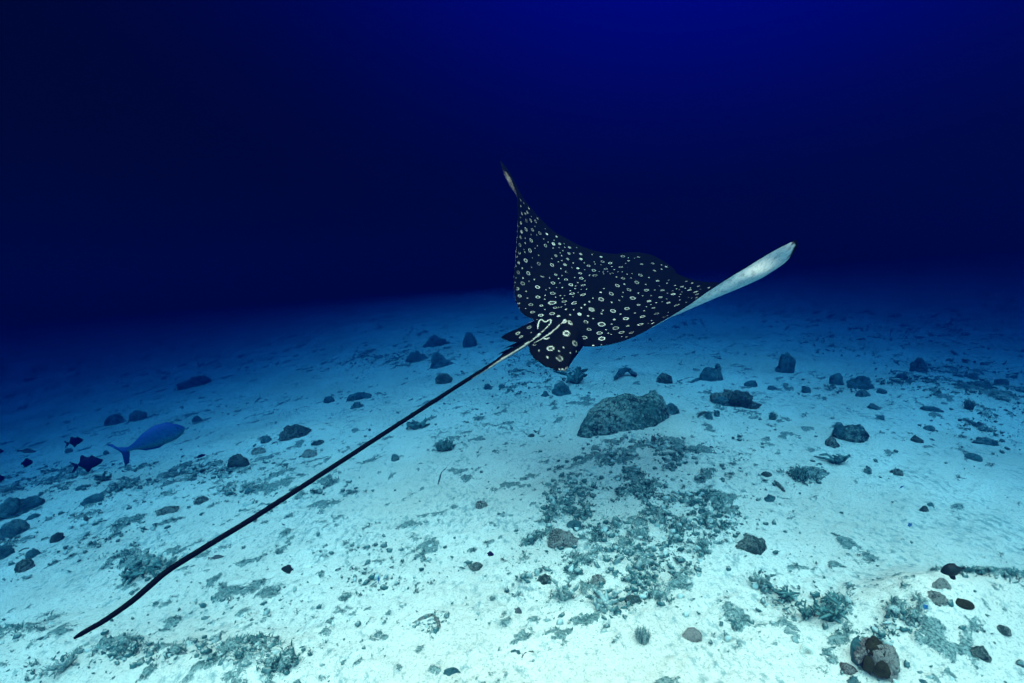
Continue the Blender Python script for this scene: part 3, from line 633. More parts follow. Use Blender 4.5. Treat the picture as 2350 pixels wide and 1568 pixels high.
# ------------------------------------------------------------------ rocks, corals, shells lying on the sand
def frame_at(px, py):                         # ground point, unit vector away from the camera along the ground, sideways vector
    g = gnd(px, py); f = g - CAM; f[2] = 0; f /= np.linalg.norm(f); return g, f, np.array((f[1], -f[0], 0.0))
def fit(x0, y0, x1, y1, deep=0.75):           # size of a thing standing where the picture shows it
    cx = 0.5 * (x0 + x1); g, f, s = frame_at(cx, y1 - 0.06 * (y1 - y0))
    d = float((g - CAM) @ fw); w = (x1 - x0) * d / FPX; t = deep * w
    c = g + f * t * 0.40
    for _ in range(2):
        d = float((c - CAM) @ fw); w = (x1 - x0) * d / FPX; t = deep * w; c = g + f * t * 0.40
    c[2] = float(H1(c[0], c[1]))
    q = px_dir(cx, y0); L = np.hypot(c[0] - CAM[0], c[1] - CAM[1]) / np.hypot(q[0], q[1]); h = CAM[2] + q[2] * L - c[2]
    return c, f, s, w, t, max(h, 0.22 * w)
def lumps(seed, lev, w, t, h, rough=1.0, boxy=0.0, lean=0.0, sink=0.30):
    v, f = ico(lev); p = v.copy()
    if boxy: p = np.sign(p) * np.abs(p) ** (1 - boxy); 
    o = np.array((seed * 3.17, seed * 1.3, 0))
    d = 1 + rough * (0.85 * (fbm3(v * 1.15 + o, 2, seed) - 0.5) + 0.55 * (fbm3(v * 2.9 + o, 3, seed + 1) - 0.5) + 0.30 * (fbm3(v * 7.5 + o, 3, seed + 2) - 0.5))
    p = p * d[:, None]
    p[:, 2] = np.where(p[:, 2] < -0.25, -0.25 + 0.25 * (p[:, 2] + 0.25), p[:, 2])
    lo, hi = p.min(0), p.max(0); p = (p - lo) / (hi - lo)                    # to a unit box
    p = (p - np.array((0.5, 0.5, sink))) * np.array((w, t, h / (1 - sink))); p[:, 0] += lean * p[:, 2]
    return p, f
def world_pts(p, c, f, s): return c + p[:, :1] * s + p[:, 1:2] * f + p[:, 2:3] * np.array((0, 0, 1.0))
ROCKG = 'rocks and corals scattered over the sand'
SEED = [11]
def rock(name, box, label, cat='rock', material=None, lev=3, rough=1.0, deep=0.75, boxy=0.0, lean=0.0, group=ROCKG):
    SEED[0] += 1; c, f, s, w, t, h = fit(*box, deep)
    p, F = lumps(SEED[0], lev, w, t, h, rough, boxy, lean)
    o = link(name, world_pts(p, np.zeros(3), f, s), F, [material or M_ROCK]); o.location = c
    tag(o, label, cat, group); o['_w'] = w
    o_frame[o.name] = (c, f, s, w, t, h); del o['_w']
    return o
o_frame = {}
def knob(parent, name, dx, dy, dz, w, t, h, material, lev=3, rough=1.0):    # an outgrowth on a rock, in parts of the rock's own size
    c, f, s, W, T, Hh = o_frame[parent.name]; SEED[0] += 1
    p, F = lumps(SEED[0], lev, w * W, t * W, h * Hh, rough, 0, 0, 0.14); p = p + np.array((dx * W, dy * W, dz * Hh))
    return link(name, world_pts(p, np.zeros(3), f, s), F, [material], parent)
def bush(name, box, label, cat='coral', material=None, n=90, twig=0.5, group=ROCKG, spread=1.0):
    SEED[0] += 1; rs = np.random.RandomState(SEED[0]); c, f, s, w, t, h = fit(*box, 0.8); S_ = Soup()
    for k in range(n):
        az = rs.uniform(0, 2 * math.pi); r0 = math.sqrt(rs.uniform(0, 1)); el = math.acos(r0 * 0.97)
        b = np.array((math.cos(az) * r0 * w * 0.30, math.sin(az) * r0 * t * 0.30, -0.02 * h))
        L = rs.uniform(0.6, 1.05); e = np.array((math.cos(az) * r0 * w * 0.5 * spread, math.sin(az) * r0 * t * 0.5, h * (0.35 + 0.65 * math.sin(el)))) * L
        m_ = 0.5 * (b + e) + rs.normal(0, 0.06, 3) * w; P_ = curve([b, m_, e], 5); rr = w * twig * 0.055 * rs.uniform(.6, 1.3)
        v, F = tube(P_, [rr, rr * 1.2, rr, rr * 0.8, rr * 0.35], 5); S_.add(v, F, rs.uniform(0.1, 0.75))
        for q in range(2):
            a0 = P_[2 + q]; a1 = a0 + (e - b) * rs.uniform(.2, .4) + rs.normal(0, .09, 3) * w
            v, F = tube(np.array([a0, 0.5 * (a0 + a1) + rs.normal(0, .015, 3) * w, a1]), [rr * .8, rr * .7, rr * .3], 4); S_.add(v, F, rs.uniform(0.1, 0.8))
    V = np.concatenate(S_.v); S_.v = [world_pts(V, np.zeros(3), f, s)]
    o = S_.build(name, [material or M_WEED]); o.location = c; tag(o, label, cat, group); o_frame[o.name] = (c, f, s, w, t, h); return o
def branching(name, box, label, cat='coral', material=None, arms=6, thick=0.075, flat=0.55, group=ROCKG):
    SEED[0] += 1; rs = np.random.RandomState(SEED[0]); c, f, s, w, t, h = fit(*box, 0.8); S_ = Soup()
    for k in range(arms):
        az = 2 * math.pi * (k + rs.uniform(-.3, .3)) / arms; e = np.array((math.cos(az) * .5 * w, math.sin(az) * .5 * t, h * rs.uniform(.35, 1.0)))
        P_ = curve([np.zeros(3), e * .5 + rs.normal(0, .05, 3) * w, e], 8); v, F = tube(P_, np.linspace(1.25, .5, 8) * thick * w, 7)
        v = v + (fbm3(v / w * 9, 3, k) - .5)[:, None] * rs.normal(0, .08, 3) * w * 2; S_.add(v, F, rs.uniform(.15, .6))
        for q in range(3):
            a0 = P_[2 + q * 2]; a1 = a0 + rs.normal(0, 1, 3) * np.array((.17, .17, .06)) * w + np.array((0, 0, .10 * h)); a1[2] = max(a1[2], .02 * h)
            v, F = tube(np.array([a0, .5 * (a0 + a1), a1]), np.array([.85, .75, .4]) * thick * w, 6); S_.add(v, F, rs.uniform(.15, .6))
    V = np.concatenate(S_.v); V[:, 2] += 0.03 * h; S_.v = [world_pts(V, np.zeros(3), f, s)]
    o = S_.build(name, [material or M_WEED]); o.location = c; tag(o, label, cat, group); return o
def bent(name, pts, rad, label, cat='coral', material=None, lift=0.35, arch=0.0, group=ROCKG, n=22):   # a fallen stick or an arched piece along picture points
    P_ = np.array([gnd(*q) for q in pts]); P_ = curve(P_, n); d = float((P_.mean(0) - CAM) @ fw); r = rad * d / FPX
    u = np.linspace(0, 1, n); P_[:, 2] = H1(P_[:, 0], P_[:, 1]) + r * lift + arch * r * np.sin(math.pi * u)
    SEED[0] += 1; rs = np.random.RandomState(SEED[0])
    v, F = tube(P_, r * (0.55 + 0.5 * np.sin(math.pi * np.clip(u, .08, .95)) + 0.25 * rs.uniform(-1, 1, n)), 8)
    v = v + (fbm3(v / r * .6, 3, SEED[0]) - .5)[:, None] * r * np.array((.9, .9, .9)); c = P_.mean(0)
    o = link(name, v - c, F, [material or M_ROCK]); o.location = c; tag(o, label, cat, group); return o

# the big boulder in the middle
def boulder():                                # a long hump that runs away from the camera to the right
    base = curve([gnd(1330, 1002), gnd(1400, 994), gnd(1465, 980), gnd(1534, 960)], 60)
    top = curve([(1326, 996, 0), (1338, 962, 0), (1362, 934, 0), (1400, 916, 0), (1440, 903, 0), (1474, 903, 0), (1500, 894, 0), (1522, 908, 0), (1536, 952, 0)], 60)
    m = 44; V = []
    for i in range(60):
        u = i / 59; P_ = base[i]; f = P_ - CAM; f[2] = 0; f /= np.linalg.norm(f); q = px_dir(top[i][0], top[i][1]); wd = 0.30 * math.sin(math.pi * min(max(u, .02), .98)) ** .5 * (1 - .25 * u)
        C_ = P_ + f * wd * .9; L = np.hypot(*(C_ - CAM)[:2]) / np.hypot(q[0], q[1]); C_ = np.array((CAM[0] + q[0] * L, CAM[1] + q[1] * L, 0)); h = max(CAM[2] + q[2] * L - P_[2], .03)
        for k in range(m):
            a = math.pi * (-.06 + 1.12 * k / (m - 1)); V.append(C_ + f * (-math.cos(a) * wd) + np.array((0, 0, P_[2] - .02 + h * np.sign(math.sin(a)) * abs(math.sin(a)) ** .8)))
    V = np.array(V); ce = V.mean(0); d = V - (base.repeat(m, 0) + np.array((0, 0, .1))); d /= np.linalg.norm(d, axis=1)[:, None] + 1e-6
    V = V + d * (0.17 * (fbm3(V * 4.2, 3, 3) - .5) + 0.09 * (fbm3(V * 11, 3, 4) - .5) + 0.05 * (fbm3(V * 26, 3, 5) - .5))[:, None] 
    F = [(i * m + k, i * m + k + 1, (i + 1) * m + k + 1, (i + 1) * m + k) for i in range(59) for k in range(m - 1)] + [tuple(range(m)), tuple(59 * m + k for k in range(m))[::-1]]
    o = link('reef_boulder', V - ce, F, [M_BOULDER]); o.location = ce; return o
b = boulder(); tag(b, 'largest boulder on the sand, encrusted and lumpy, sloping down to its left end', 'boulder', ROCKG)
for nm, bx, mm in (('coral_lobe', (1324, 968, 1384, 1007), M_BOULDER), ('coral_lobe', (1374, 972, 1420, 1003), M_BOULDER), ('coral_head', (1478, 893, 1526, 962), M_DARK), ('coral_lobe', (1520, 924, 1560, 954), M_DARK), ('coral_lobe', (1446, 938, 1486, 978), M_BOULDER)):
    SEED[0] += 1; c, f, s, w, t, h = fit(*bx, .8); p, F = lumps(SEED[0], 5, w, t, h, .6, 0, 0, .42); link(nm, world_pts(p, c - np.array(b.location), f, s), F, [mm], b)
r_ = rock('reef_rock', (1627, 894, 1742, 936), 'long low encrusted rock just right of the largest boulder', 'rock', M_ROCK, 4, 1.1, 0.5); knob(r_, 'coral_lobe', -.22, -.1, 0, .35, .25, .7, M_DARK, 3)
bent('sponge', [(1412, 874), (1425, 864), (1442, 860), (1458, 866)], 6.5, 'dark curved sponge arching out of the sand behind the largest boulder', 'sponge', M_DARK, .8, 1.0)
rock('coral_rock', (1503, 855, 1543, 881), 'blunt dark rock with a stub on top, behind the right end of the largest boulder', 'rock', M_ROCK)
r_ = rock('round_boulder', (1606, 842, 1658, 876), 'rounded boulder with a small knob on top beyond the long low rock', 'boulder', M_DARK, 4, .7, .8); knob(r_, 'coral_head', .30, 0, .75, .28, .28, .55, M_DARK, 3)
bent('sponge', [(1585, 880), (1594, 876), (1606, 871)], 4, 'short dark arm of sponge lying at the foot of the knobbed round boulder', 'sponge', M_DARK)
r_ = rock('coral_pillar', (1786, 809, 1821, 859), 'upright dark coral pillar standing taller than the rocks around it', 'coral', M_DARK, 4, .5, .9, .25, .12); knob(r_, 'coral_lobe', -.34, -.2, 0, .55, .5, .35, M_DARK, 3)
rock('coral_rock', (2091, 819, 2127, 857), 'peaked dark rock far out on the right, widest at its middle', 'rock', M_DARK, 4, .9, .8)
rock('small_rock', (1706, 873, 1737, 889), 'flat oval rock midway between the knobbed round boulder and the coral pillar', 'rock', M_DARK)
rock('small_rock', (1761, 885, 1783, 897), 'little flat oval rock below the coral pillar', 'rock', M_DARK)
rock('small_rock', (1839, 884, 1861, 902), 'small pointed rock right of and below the coral pillar', 'rock', M_DARK)
rock('coral_rock', (1905, 857, 1935, 885), 'squarish dark rock beside the long mottled rock on the right', 'rock', M_DARK, 3, .8, .8, .2)
r_ = rock('reef_rock', (1944, 861, 2002, 895), 'long mottled rock sloping to the right beside the squarish one', 'rock', M_DARK, 4, 1.2, .6)
rock('coral_rock', (1965, 893, 1995, 913), 'dark knobbly rock directly below the long mottled sloping rock', 'rock', M_DARK)
rock('small_rock', (2012, 892, 2034, 904), 'thin oval rock right of the knobbly rock under the sloping one', 'rock', M_DARK)
rock('coral_rock', (2054, 856, 2081, 871), 'flat-topped rock left of the peaked far rock', 'rock', M_DARK, 3, .8, .7, .25)
rock('coral_rock', (2238, 870, 2273, 896), 'round dark rock in the rubble field near the right edge', 'rock', M_DARK)
rock('small_rock', (2200, 880, 2226, 896), 'knobby rock just left of the round dark rock in the right rubble field', 'rock', M_DARK)
rock('small_rock', (2285, 868, 2312, 886), 'wide low rock at the far right, right of the round dark rock', 'rock', M_DARK)
r_ = rock('turtle_shaped_boulder', (1913, 972, 1990, 1016), 'domed encrusted boulder alone on pale sand, like a turtle back', 'boulder', M_BOULDER, 5, .8, .8); knob(r_, 'coral_head', -.28, -.05, .45, .3, .3, .6, M_DARK, 3)
rock('coral_rock', (1895, 1001, 1925, 1028), 'soft-edged rock tucked against the left foot of the domed boulder', 'rock', M_ROCK)
rock('dark_stone', (2217, 1041, 2250, 1056), 'smooth dark oval stone by itself near the right edge', 'stone', M_DARK, 3, .3)
branching('branching_coral', (1894, 1042, 1945, 1073), 'spiky branching coral below the domed boulder', 'coral', M_WEED, 8, .07)
bush('turf_clump', (1818, 1070, 1857, 1107), 'bushy dark algae clump left of the spiky branching coral', 'algae')
rock('small_rock', (1981, 1072, 2000, 1089), 'small heart-shaped dark rock right of the spiky branching coral', 'rock', M_DARK)
rock('flat_stone', (1747, 1082, 1771, 1095), 'flat grey stone left of the bushy algae clump', 'stone', M_ROCK, 3, .6)
bent('coral_stick', [(1778, 1106), (1789, 1116), (1801, 1128)], 3.6, 'short broken coral stick pointing down to the right', 'coral')
rock('coral_rock', (1754, 1136, 1779, 1154), 'three-cornered dark rock just below the broken coral stick', 'rock', M_DARK, 3, 1.3)
rock('small_rock', (2012, 952, 2029, 966), 'small dark round rock above the right side of the domed boulder', 'rock', M_DARK)
bush('soft_coral', (2211, 915, 2237, 944), 'dark bushy soft coral standing upright in front of the right rubble field', 'coral', None, 60)
rock('flat_stone', (2116, 932, 2161, 946), 'long flat dark rock left of the upright bushy soft coral', 'rock', M_DARK, 3, 1.0, .5)
rock('coral_rock', (1991, 926, 2018, 943), 'ragged dark rock above the small round one on the right', 'rock', M_DARK, 3, 1.2)
bush('soft_coral', (1762, 944, 1784, 966), 'small soft coral tuft right of the long low rock', 'coral', None, 50)
rock('small_rock', (1619, 944, 1636, 963), 'small upright rock, middle of a row of three beside the largest boulder', 'rock', M_DARK)
rock('small_rock', (1638, 941, 1652, 956), 'small rock ending a row of three beside the largest boulder, right end', 'rock', M_DARK)
bent('coral_stick', [(1601, 958), (1609, 952), (1618, 946)], 3.4, 'short coral finger at the left end of a row of three small rocks', 'coral')
rock('round_boulder', (1266, 876, 1311, 909), 'rounded rock under the right hind fin of the ray', 'rock', M_DARK, 4, .7)
branching('coral_bush', (1300, 846, 1348, 886), 'ragged branching coral right behind the rounded rock under the ray', 'coral', M_WEED, 8, .10)
rock('small_rock', (1240, 897, 1262, 912), 'low rock left of the rounded rock under the ray', 'rock', M_DARK)
rock('small_rock', (1211, 995, 1228, 1003), 'tiny flat stone on bare sand left of the largest boulder', 'stone', M_ROCK)
bent('coral_stick', [(2219, 966), (2236, 976), (2252, 987)], 4.5, 'straight broken coral log slanting to the right near the right edge', 'coral', M_DARK)
rock('flat_stone', (2118, 976, 2143, 990), 'triangular flat rock left of the straight coral log', 'rock', M_DARK, 3, 1.1)
rock('coral_rock', (2089, 998, 2117, 1018), 'leaning dark rock right of the domed boulder', 'rock', M_ROCK, 3, 1.1)
rock('reef_rock', (2236, 1003, 2284, 1021), 'low ragged rock above the smooth dark oval stone', 'rock', M_DARK, 3, 1.3, .6)
rock('small_rock', (2043, 1077, 2070, 1090), 'flat pale rock right of the heart-shaped one', 'rock', M_ROCK)
# left side
r_ = rock('reef_mound', (-25, 1138, 88, 1192), 'dark lumpy reef mound at the left edge below the dark fish', 'reef', M_DARK, 5, 1.2, .8); knob(r_, 'coral_lobe', .30, -.1, .1, .4, .3, .7, M_DARK, 4); knob(r_, 'coral_lobe', -.1, -.2, .1, .4, .3, .8, M_DARK, 4)
rock('dark_boulder', (6, 1190, 63, 1235), 'smooth-sided dark boulder at the left edge under the lumpy reef mound', 'boulder', M_DARK, 4, .6)
rock('small_rock', (63, 1179, 91, 1193), 'flat dark rock at the right foot of the lumpy reef mound', 'rock', M_DARK)
rock('coral_rock', (118, 1222, 146, 1242), 'domed dark rock right of the dark boulder at the left edge', 'rock', M_ROCK)
bent('ring_coral', [(174, 1203), (177, 1193), (187, 1189), (197, 1192), (199, 1201)], 4.2, 'curved coral rim making a half ring on the sand, left side', 'coral', M_ROCK, .7)
rock('reef_rock', (188, 1136, 235, 1159), 'dark slanting slab right of the lumpy reef mound', 'rock', M_DARK, 4, 1.0, .5)
branching('branching_coral', (222, 1086, 254, 1108), 'small ragged coral on the dark belt below the pale blue fish', 'coral', M_WEED, 7, .10)
rock('flat_stone', (364, 1161, 410, 1182), 'flat wedge-shaped slab above the tail on the left', 'rock', M_ROCK, 4, .7, .6)
rock('coral_rock', (447, 1139, 478, 1157), 'angular grey-green rock right of the flat wedge-shaped slab', 'rock', M_ROCK, 3, 1.1)
rock('small_rock', (175, 1113, 200, 1126), 'dark oval rock below the larger forked-tail fish', 'rock', M_DARK)
rock('dark_boulder', (-15, 1250, 29, 1285), 'dark rock cut by the left edge beneath the smooth-sided boulder', 'rock', M_DARK, 4)
rock('coral_rock', (40, 1282, 76, 1310), 'lumpy grey rock near the lower left edge', 'rock', M_ROCK, 4)
rock('coral_rock', (64, 1258, 91, 1281), 'dark rock with a coral stick at its left, lower left', 'rock', M_DARK)
bent('coral_stick', [(44, 1268), (54, 1262), (66, 1259)], 2.6, 'thin coral stick touching a dark rock, lower left', 'coral')
rock('reef_rock', (244, 950, 289, 976), 'far wedge-shaped rock left above the pale blue fish', 'rock', M_DARK, 4, 1.0)
rock('reef_rock', (299, 944, 338, 967), 'far peaked rock just above the pale blue fish', 'rock', M_DARK, 4, 1.1)
rock('coral_rock', (440, 955, 464, 970), 'far notched rock beyond the nose of the pale blue fish', 'rock', M_DARK, 3, 1.2)
rock('small_rock', (151, 1028, 167, 1040), 'small round rock just below the upper forked-tail fish', 'rock', M_DARK)
rock('small_rock', (238, 1033, 250, 1043), 'small dark rock between the forked-tail fish and the pale blue fish', 'rock', M_DARK)
rock('coral_rock', (410, 864, 482, 890), 'faint dark rock far off on the left', 'rock', M_DARK, 4, 1.2, .5)
r_ = rock('reef_dome', (525, 1043, 572, 1078), 'wide dark dome of rock left of the tail', 'rock', M_ROCK, 4, .6, .8)
rock('dark_stone', (599, 999, 623, 1018), 'round dark rock behind the pale stone left of the tail', 'rock', M_DARK)
rock('pale_stone', (579, 1025, 610, 1044), 'pale grey domed stone below the round dark rock, left of the tail', 'rock', M_PALE, 3, .6)
rock('coral_rock', (693, 1030, 728, 1051), 'speckled round rock left of the middle of the tail', 'rock', M_PALE, 4, .6)
rock('flat_stone', (714, 1010, 745, 1021), 'thin flat rock above the speckled round rock', 'rock', M_ROCK)
r_ = rock('low_ledge', (640, 972, 722, 1008), 'long low ledge with a ragged crest above the speckled rock', 'reef', M_ROCK, 4, 1.5, .5)
branching('coral_bush', (938, 964, 980, 988), 'spiky dark coral touching the line of the tail on its right', 'coral', M_WEED, 9, .09)
bush('coral_bush', (996, 1012, 1048, 1040), 'wide bushy coral right of the tail', 'coral', None, 110)
rock('dark_stone', (898, 1041, 917, 1058), 'small dark round stone between the tail and the wide bushy coral', 'stone', M_DARK, 3, .5)
rock('reef_rock', (985, 806, 1041, 846), 'biggest of the faint far rocks left of the ray', 'rock', M_DARK, 4, 1.1)
rock('reef_rock', (930, 806, 984, 834), 'faint rock adjoining the left of the biggest far rock', 'rock', M_DARK, 4, 1.2)
rock('round_boulder', (999, 857, 1040, 883), 'grey dome-shaped rock beside the upper tail', 'rock', M_ROCK, 4, .5)
rock('flat_stone', (795, 899, 854, 919), 'long flat slab on the far sand left of the tail', 'rock', M_DARK, 4, .9, .5)
rock('coral_rock', (743, 909, 769, 925), 'small ragged rock left of the long flat slab', 'rock', M_DARK)
rock('coral_rock', (804, 922, 836, 939), 'small ragged rock under the long flat slab', 'rock', M_DARK, 3, 1.3)
rock('small_rock', (1109, 879, 1132, 896), 'oval rock right of the tail, larger of a pair', 'rock', M_DARK)
rock('small_rock', (1143, 881, 1159, 891), 'little rock right of the tail, smaller of a pair', 'rock', M_DARK)
rock('reef_rock', (1062, 762, 1096, 800), 'upright faint rock far away below the left wing', 'rock', M_DARK, 4, 1.0)
rock('reef_rock', (970, 768, 1034, 798), 'farthest faint rock left of the left wing', 'rock', M_DARK, 4, 1.2)
rock('small_rock', (562, 1119, 582, 1135), 'small dark rock on the streaked sand between dome and tail', 'rock', M_DARK)
branching('coral_clump', (288, 1297, 366, 1332), 'dark tangled coral clump beside the bend of the tail', 'coral', M_WEED, 12, .055)
# centre foreground
rock('pale_stone', (1092, 1150, 1121, 1169), 'pale oval stone with a dark rim alone on clean sand in the centre', 'stone', M_PALE, 3, .6)
rock('coral_rock', (1299, 1194, 1338, 1217), 'dark rough rock in the middle rubble', 'rock', M_DARK, 4, 1.0)
rock('coral_rock', (1231, 1316, 1268, 1343), 'dark brown rock left of the branching pieces in the foreground', 'rock', M_ROCK, 4, 1.0)
rock('shell_rock', (1356, 1321, 1391, 1345), 'pointed ribbed stone like a half shell in the foreground rubble', 'stone', M_PALE, 4, .6)
branching('branching_coral', (1268, 1334, 1330, 1397), 'upright forked coral fragment in the foreground, left of the long one', 'coral', M_RUBBLE, 7, .075)
branching('branching_coral', (1350, 1362, 1431, 1413), 'long sprawling branching coral fragment in the centre foreground', 'coral', M_RUBBLE, 8, .07)
rock('coral_rock', (1431, 1371, 1475, 1389), 'low grey rock right of the sprawling coral fragment', 'rock', M_ROCK, 3, 1.0)
rock('coral_rock', (1256, 1218, 1330, 1262), 'broad mottled coral block in the rubble left of centre', 'coral', M_PALE, 4, 1.3, .8)
rock('coral_rock', (1076, 1293, 1111, 1307), 'dark speckled rock left of the middle rubble', 'rock', M_ROCK, 3, 1.1)
rock('rounded_stone', (1567, 1439, 1611, 1474), 'rounded grey-pink stone near the bottom, right of centre', 'stone', M_CRUST, 4, .5)
bush('algae_tuft', (1456, 1438, 1496, 1486), 'fuzzy grey algae tuft left of the rounded grey-pink stone', 'algae', M_RUBBLE, 120, .35)
rock('dark_stone', (1017, 1540, 1058, 1556), 'dark flat stone at the bottom edge left of centre', 'stone', M_DARK)
bent('coral_stick', [(1172, 1498), (1186, 1497), (1194, 1503)], 4, 'dark coral chip near the bottom, left of the curved one', 'coral', M_DARK)
bent('coral_stick', [(1196, 1524), (1202, 1508), (1216, 1500), (1228, 1500)], 4, 'curved grey coral chip near the bottom centre', 'coral', M_ROCK)
bent('ring_coral', [(952, 1430), (970, 1421), (992, 1418), (1006, 1430), (1008, 1445)], 5, 'crescent of dead coral lying on the foreground sand', 'coral', M_PALE, .3)
rock('flat_stone', (1602, 1168, 1634, 1182), 'flat dark stone at the right border of the middle rubble', 'stone', M_DARK, 3, .5)
# right foreground
rock('coral_rock', (1690, 1228, 1757, 1272), 'knobbly grey coral rock alone on white sand right of centre', 'rock', M_ROCK, 4, 1.3, .7)
rock('pair_stone', (2110, 1160, 2129, 1177), 'left stone of a touching pair on clean sand at the right', 'stone', M_ROCK)
rock('pair_stone', (2128, 1153, 2142, 1165), 'right stone of a touching pair on clean sand at the right', 'stone', M_DARK)
r_ = rock('crusted_rock', (1958, 1462, 2052, 1558), 'big crusted round rock with olive patches at the bottom right', 'rock', M_CRUST, 5, 1.15, .8)
knob(r_, 'sponge_patch', .02, -.10, .62, .42, .42, .46, M_OLIVE, 4, .6); knob(r_, 'sponge_patch', .16, -.36, .12, .34, .22, .5, M_OLIVE, 4, .6); knob(r_, 'sponge_patch', -.10, -.36, .18, .28, .2, .45, M_OLIVE, 4, .6); knob(r_, 'coral_crust', .34, 0, .1, .34, .5, .7, M_PALE, 4, 1.1); knob(r_, 'coral_crust', -.24, -.24, .32, .34, .3, .5, M_CRUST, 4, 1.4); knob(r_, 'coral_lobe', -.34, .05, .0, .3, .6, .7, M_DARK, 4, .8); knob(r_, 'coral_crust', .10, -.22, .45, .34, .3, .45, M_CRUST, 4, 1.4)
rock('crusted_stone', (1929, 1526, 1968, 1548), 'small oblong stone at the left foot of the big crusted rock', 'stone', M_CRUST, 4, .7)
b = rock('smooth_slab', (2188, 1376, 2230, 1401), 'smooth olive slab lying on the right-hand rubble mound', 'rock', M_OLIVE, 4, .35, .8)
rock('small_rock', (2291, 1436, 2317, 1458), 'grey stone on bright sand at the lower right edge', 'stone', M_ROCK, 3, .8)
rock('coral_rock', (2222, 1484, 2268, 1522), 'algae-covered rock below the right-hand rubble mound', 'rock', M_ROCK, 4, 1.1)
rock('round_coral', (2140, 1328, 2178, 1359), 'knobbly coral head at the top left of the right-hand rubble mound', 'coral', M_PALE, 4, 1.2)
rock('coral_rock', (2128, 1362, 2172, 1396), 'rough crusted block under the coral head on the rubble mound', 'coral', M_PALE, 4, 1.3)
branching('branching_coral', (1868, 1386, 1934, 1444), 'dark branching coral in front of the bright sand, right foreground', 'coral', M_WEED, 9, .06)
branching('branching_coral', (1831, 1386, 1868, 1430), 'small branching coral next to and left of the larger dark one', 'coral', M_WEED, 7, .07)
branching('coral_bush', (1778, 1354, 1830, 1388), 'thin low coral sprig above and left of the dark branching coral', 'coral', M_WEED, 8, .05)
branching('coral_bush', (1728, 1310, 1770, 1360), 'narrow upright coral fragment on white sand, right foreground', 'coral', M_RUBBLE, 7, .08)
rock('dark_stone', (1945, 1557, 1974, 1572), 'dark stone cut by the bottom edge under the big crusted rock', 'stone', M_DARK)
rock('dark_stone', (2108, 1558, 2128, 1574), 'dark stone cut by the bottom edge at the far right', 'stone', M_DARK)
bent('whip_coral', [(1005, 1114), (1009, 1100), (1014, 1086), (1026, 1074)], 1.5, 'thin wavy whip lying on the sand in the middle', 'coral', M_WEED, 1.2)
branching('sea_fan', (120, 1505, 172, 1552), 'fan-shaped grey coral in the lower left corner', 'coral', M_RUBBLE, 9, .05)

def shell():                                  # a ribbed bivalve half open on the sand
    c, f, s, w, t, h = fit(1838, 1478, 1870, 1508, .9); n, m = 28, 40; S_ = Soup()
    for side, tl in ((1, .95), (-1, .15)):
        V = []; F = []; T_ = []
        for i in range(n):
            r = i / (n - 1)
            for k in range(m):
                a = math.pi * (k / (m - 1) - .5) * 1.25; q = r * (1 - .10 * abs(math.sin(a)) ** 3) * (1 + .012 * math.sin(k * 2.0))
                x = q * math.sin(a); y = q * math.cos(a) * 1.02 - .15; z = .42 * math.sin(math.pi * min(1, r)) ** .8 * math.cos(a * .7) * (1 + .10 * math.sin(r * 40))
                V.append((x, y, z)); T_.append(.55 + .35 * r + .15 * math.sin(r * 30))
        V = np.array(V); ca, sa = math.cos(tl), math.sin(tl); y, z = V[:, 1].copy(), V[:, 2] * (1 if side > 0 else -.5); V[:, 1] = y * ca - z * sa; V[:, 2] = y * sa + z * ca
        F = [(i * m + k, i * m + k + 1, (i + 1) * m + k + 1, (i + 1) * m + k) for i in range(n - 1) for k in range(m - 1)]
        V = V * np.array((w * .52, w * .5, w * .62)); V[:, 2] += .12 * w
        yield world_pts(V, np.zeros(3), f, s), F, T_, c
vv = list(shell()); sh_ = bpy.data.objects.new('clam_shell', None); C.objects.link(sh_); sh_.location = vv[0][3]
tag(sh_, 'open white clam shell on the sand left of the big crusted rock', 'shell')
for v, F, T_, c in vv:
    o = link('shell_valve', v, F, [M_SHELL], sh_, True, {'tone': T_}); md = o.modifiers.new('thickness', 'SOLIDIFY'); md.thickness = 0.0025

# ------------------------------------------------------------------ fish
def fish_mat(name, back, side, belly_, rough=0.5):
    m_, n, p = mat(name); t = N(n, 'ShaderNodeAttribute', attribute_name='tone').outputs['Fac']
    ns = noise(n, N(n, 'ShaderNodeNewGeometry').outputs['Position'], 60, 3)
    c = mixc(n, ramp(n, t, 0.5, 0.95), mixc(n, ramp(n, t, 0.05, 0.5), belly_, side), back); c = mixc(n, ramp(n, ns, .3, .9), c, tuple(q * .7 for q in back))
    n.links.new(c, p.inputs['Base Color']); p.inputs['Roughness'].default_value = rough; p.inputs['Specular IOR Level'].default_value = 0.1; return m_
M_TRIG = fish_mat('dark_blue_fish_skin', (0.004, 0.006, 0.030), (0.006, 0.009, 0.045), (0.006, 0.008, 0.035))
M_PALEF = fish_mat('pale_blue_fish_skin', (0.002, 0.050, 0.20), (0.004, 0.100, 0.235), (0.03, 0.21, 0.23))  # haze put into the skin: contrast lowered towards the water's blue
M_BLK = fish_mat('black_fish_skin', (0.006, 0.014, 0.014), (0.012, 0.026, 0.025), (0.02, 0.035, 0.03))
M_GREYF = fish_mat('grey_fish_skin', (0.05, 0.07, 0.08), (0.10, 0.12, 0.12), (0.16, 0.17, 0.16))
M_BLUEF = fish_mat('bright_blue_fish_skin', (0.01, 0.07, 0.22), (0.02, 0.14, 0.30), (0.05, 0.20, 0.32))
M_WHITEF = fish_mat('white_fish_skin', (0.7, 0.65, 0.5), (0.8, 0.78, 0.65), (0.85, 0.83, 0.75))
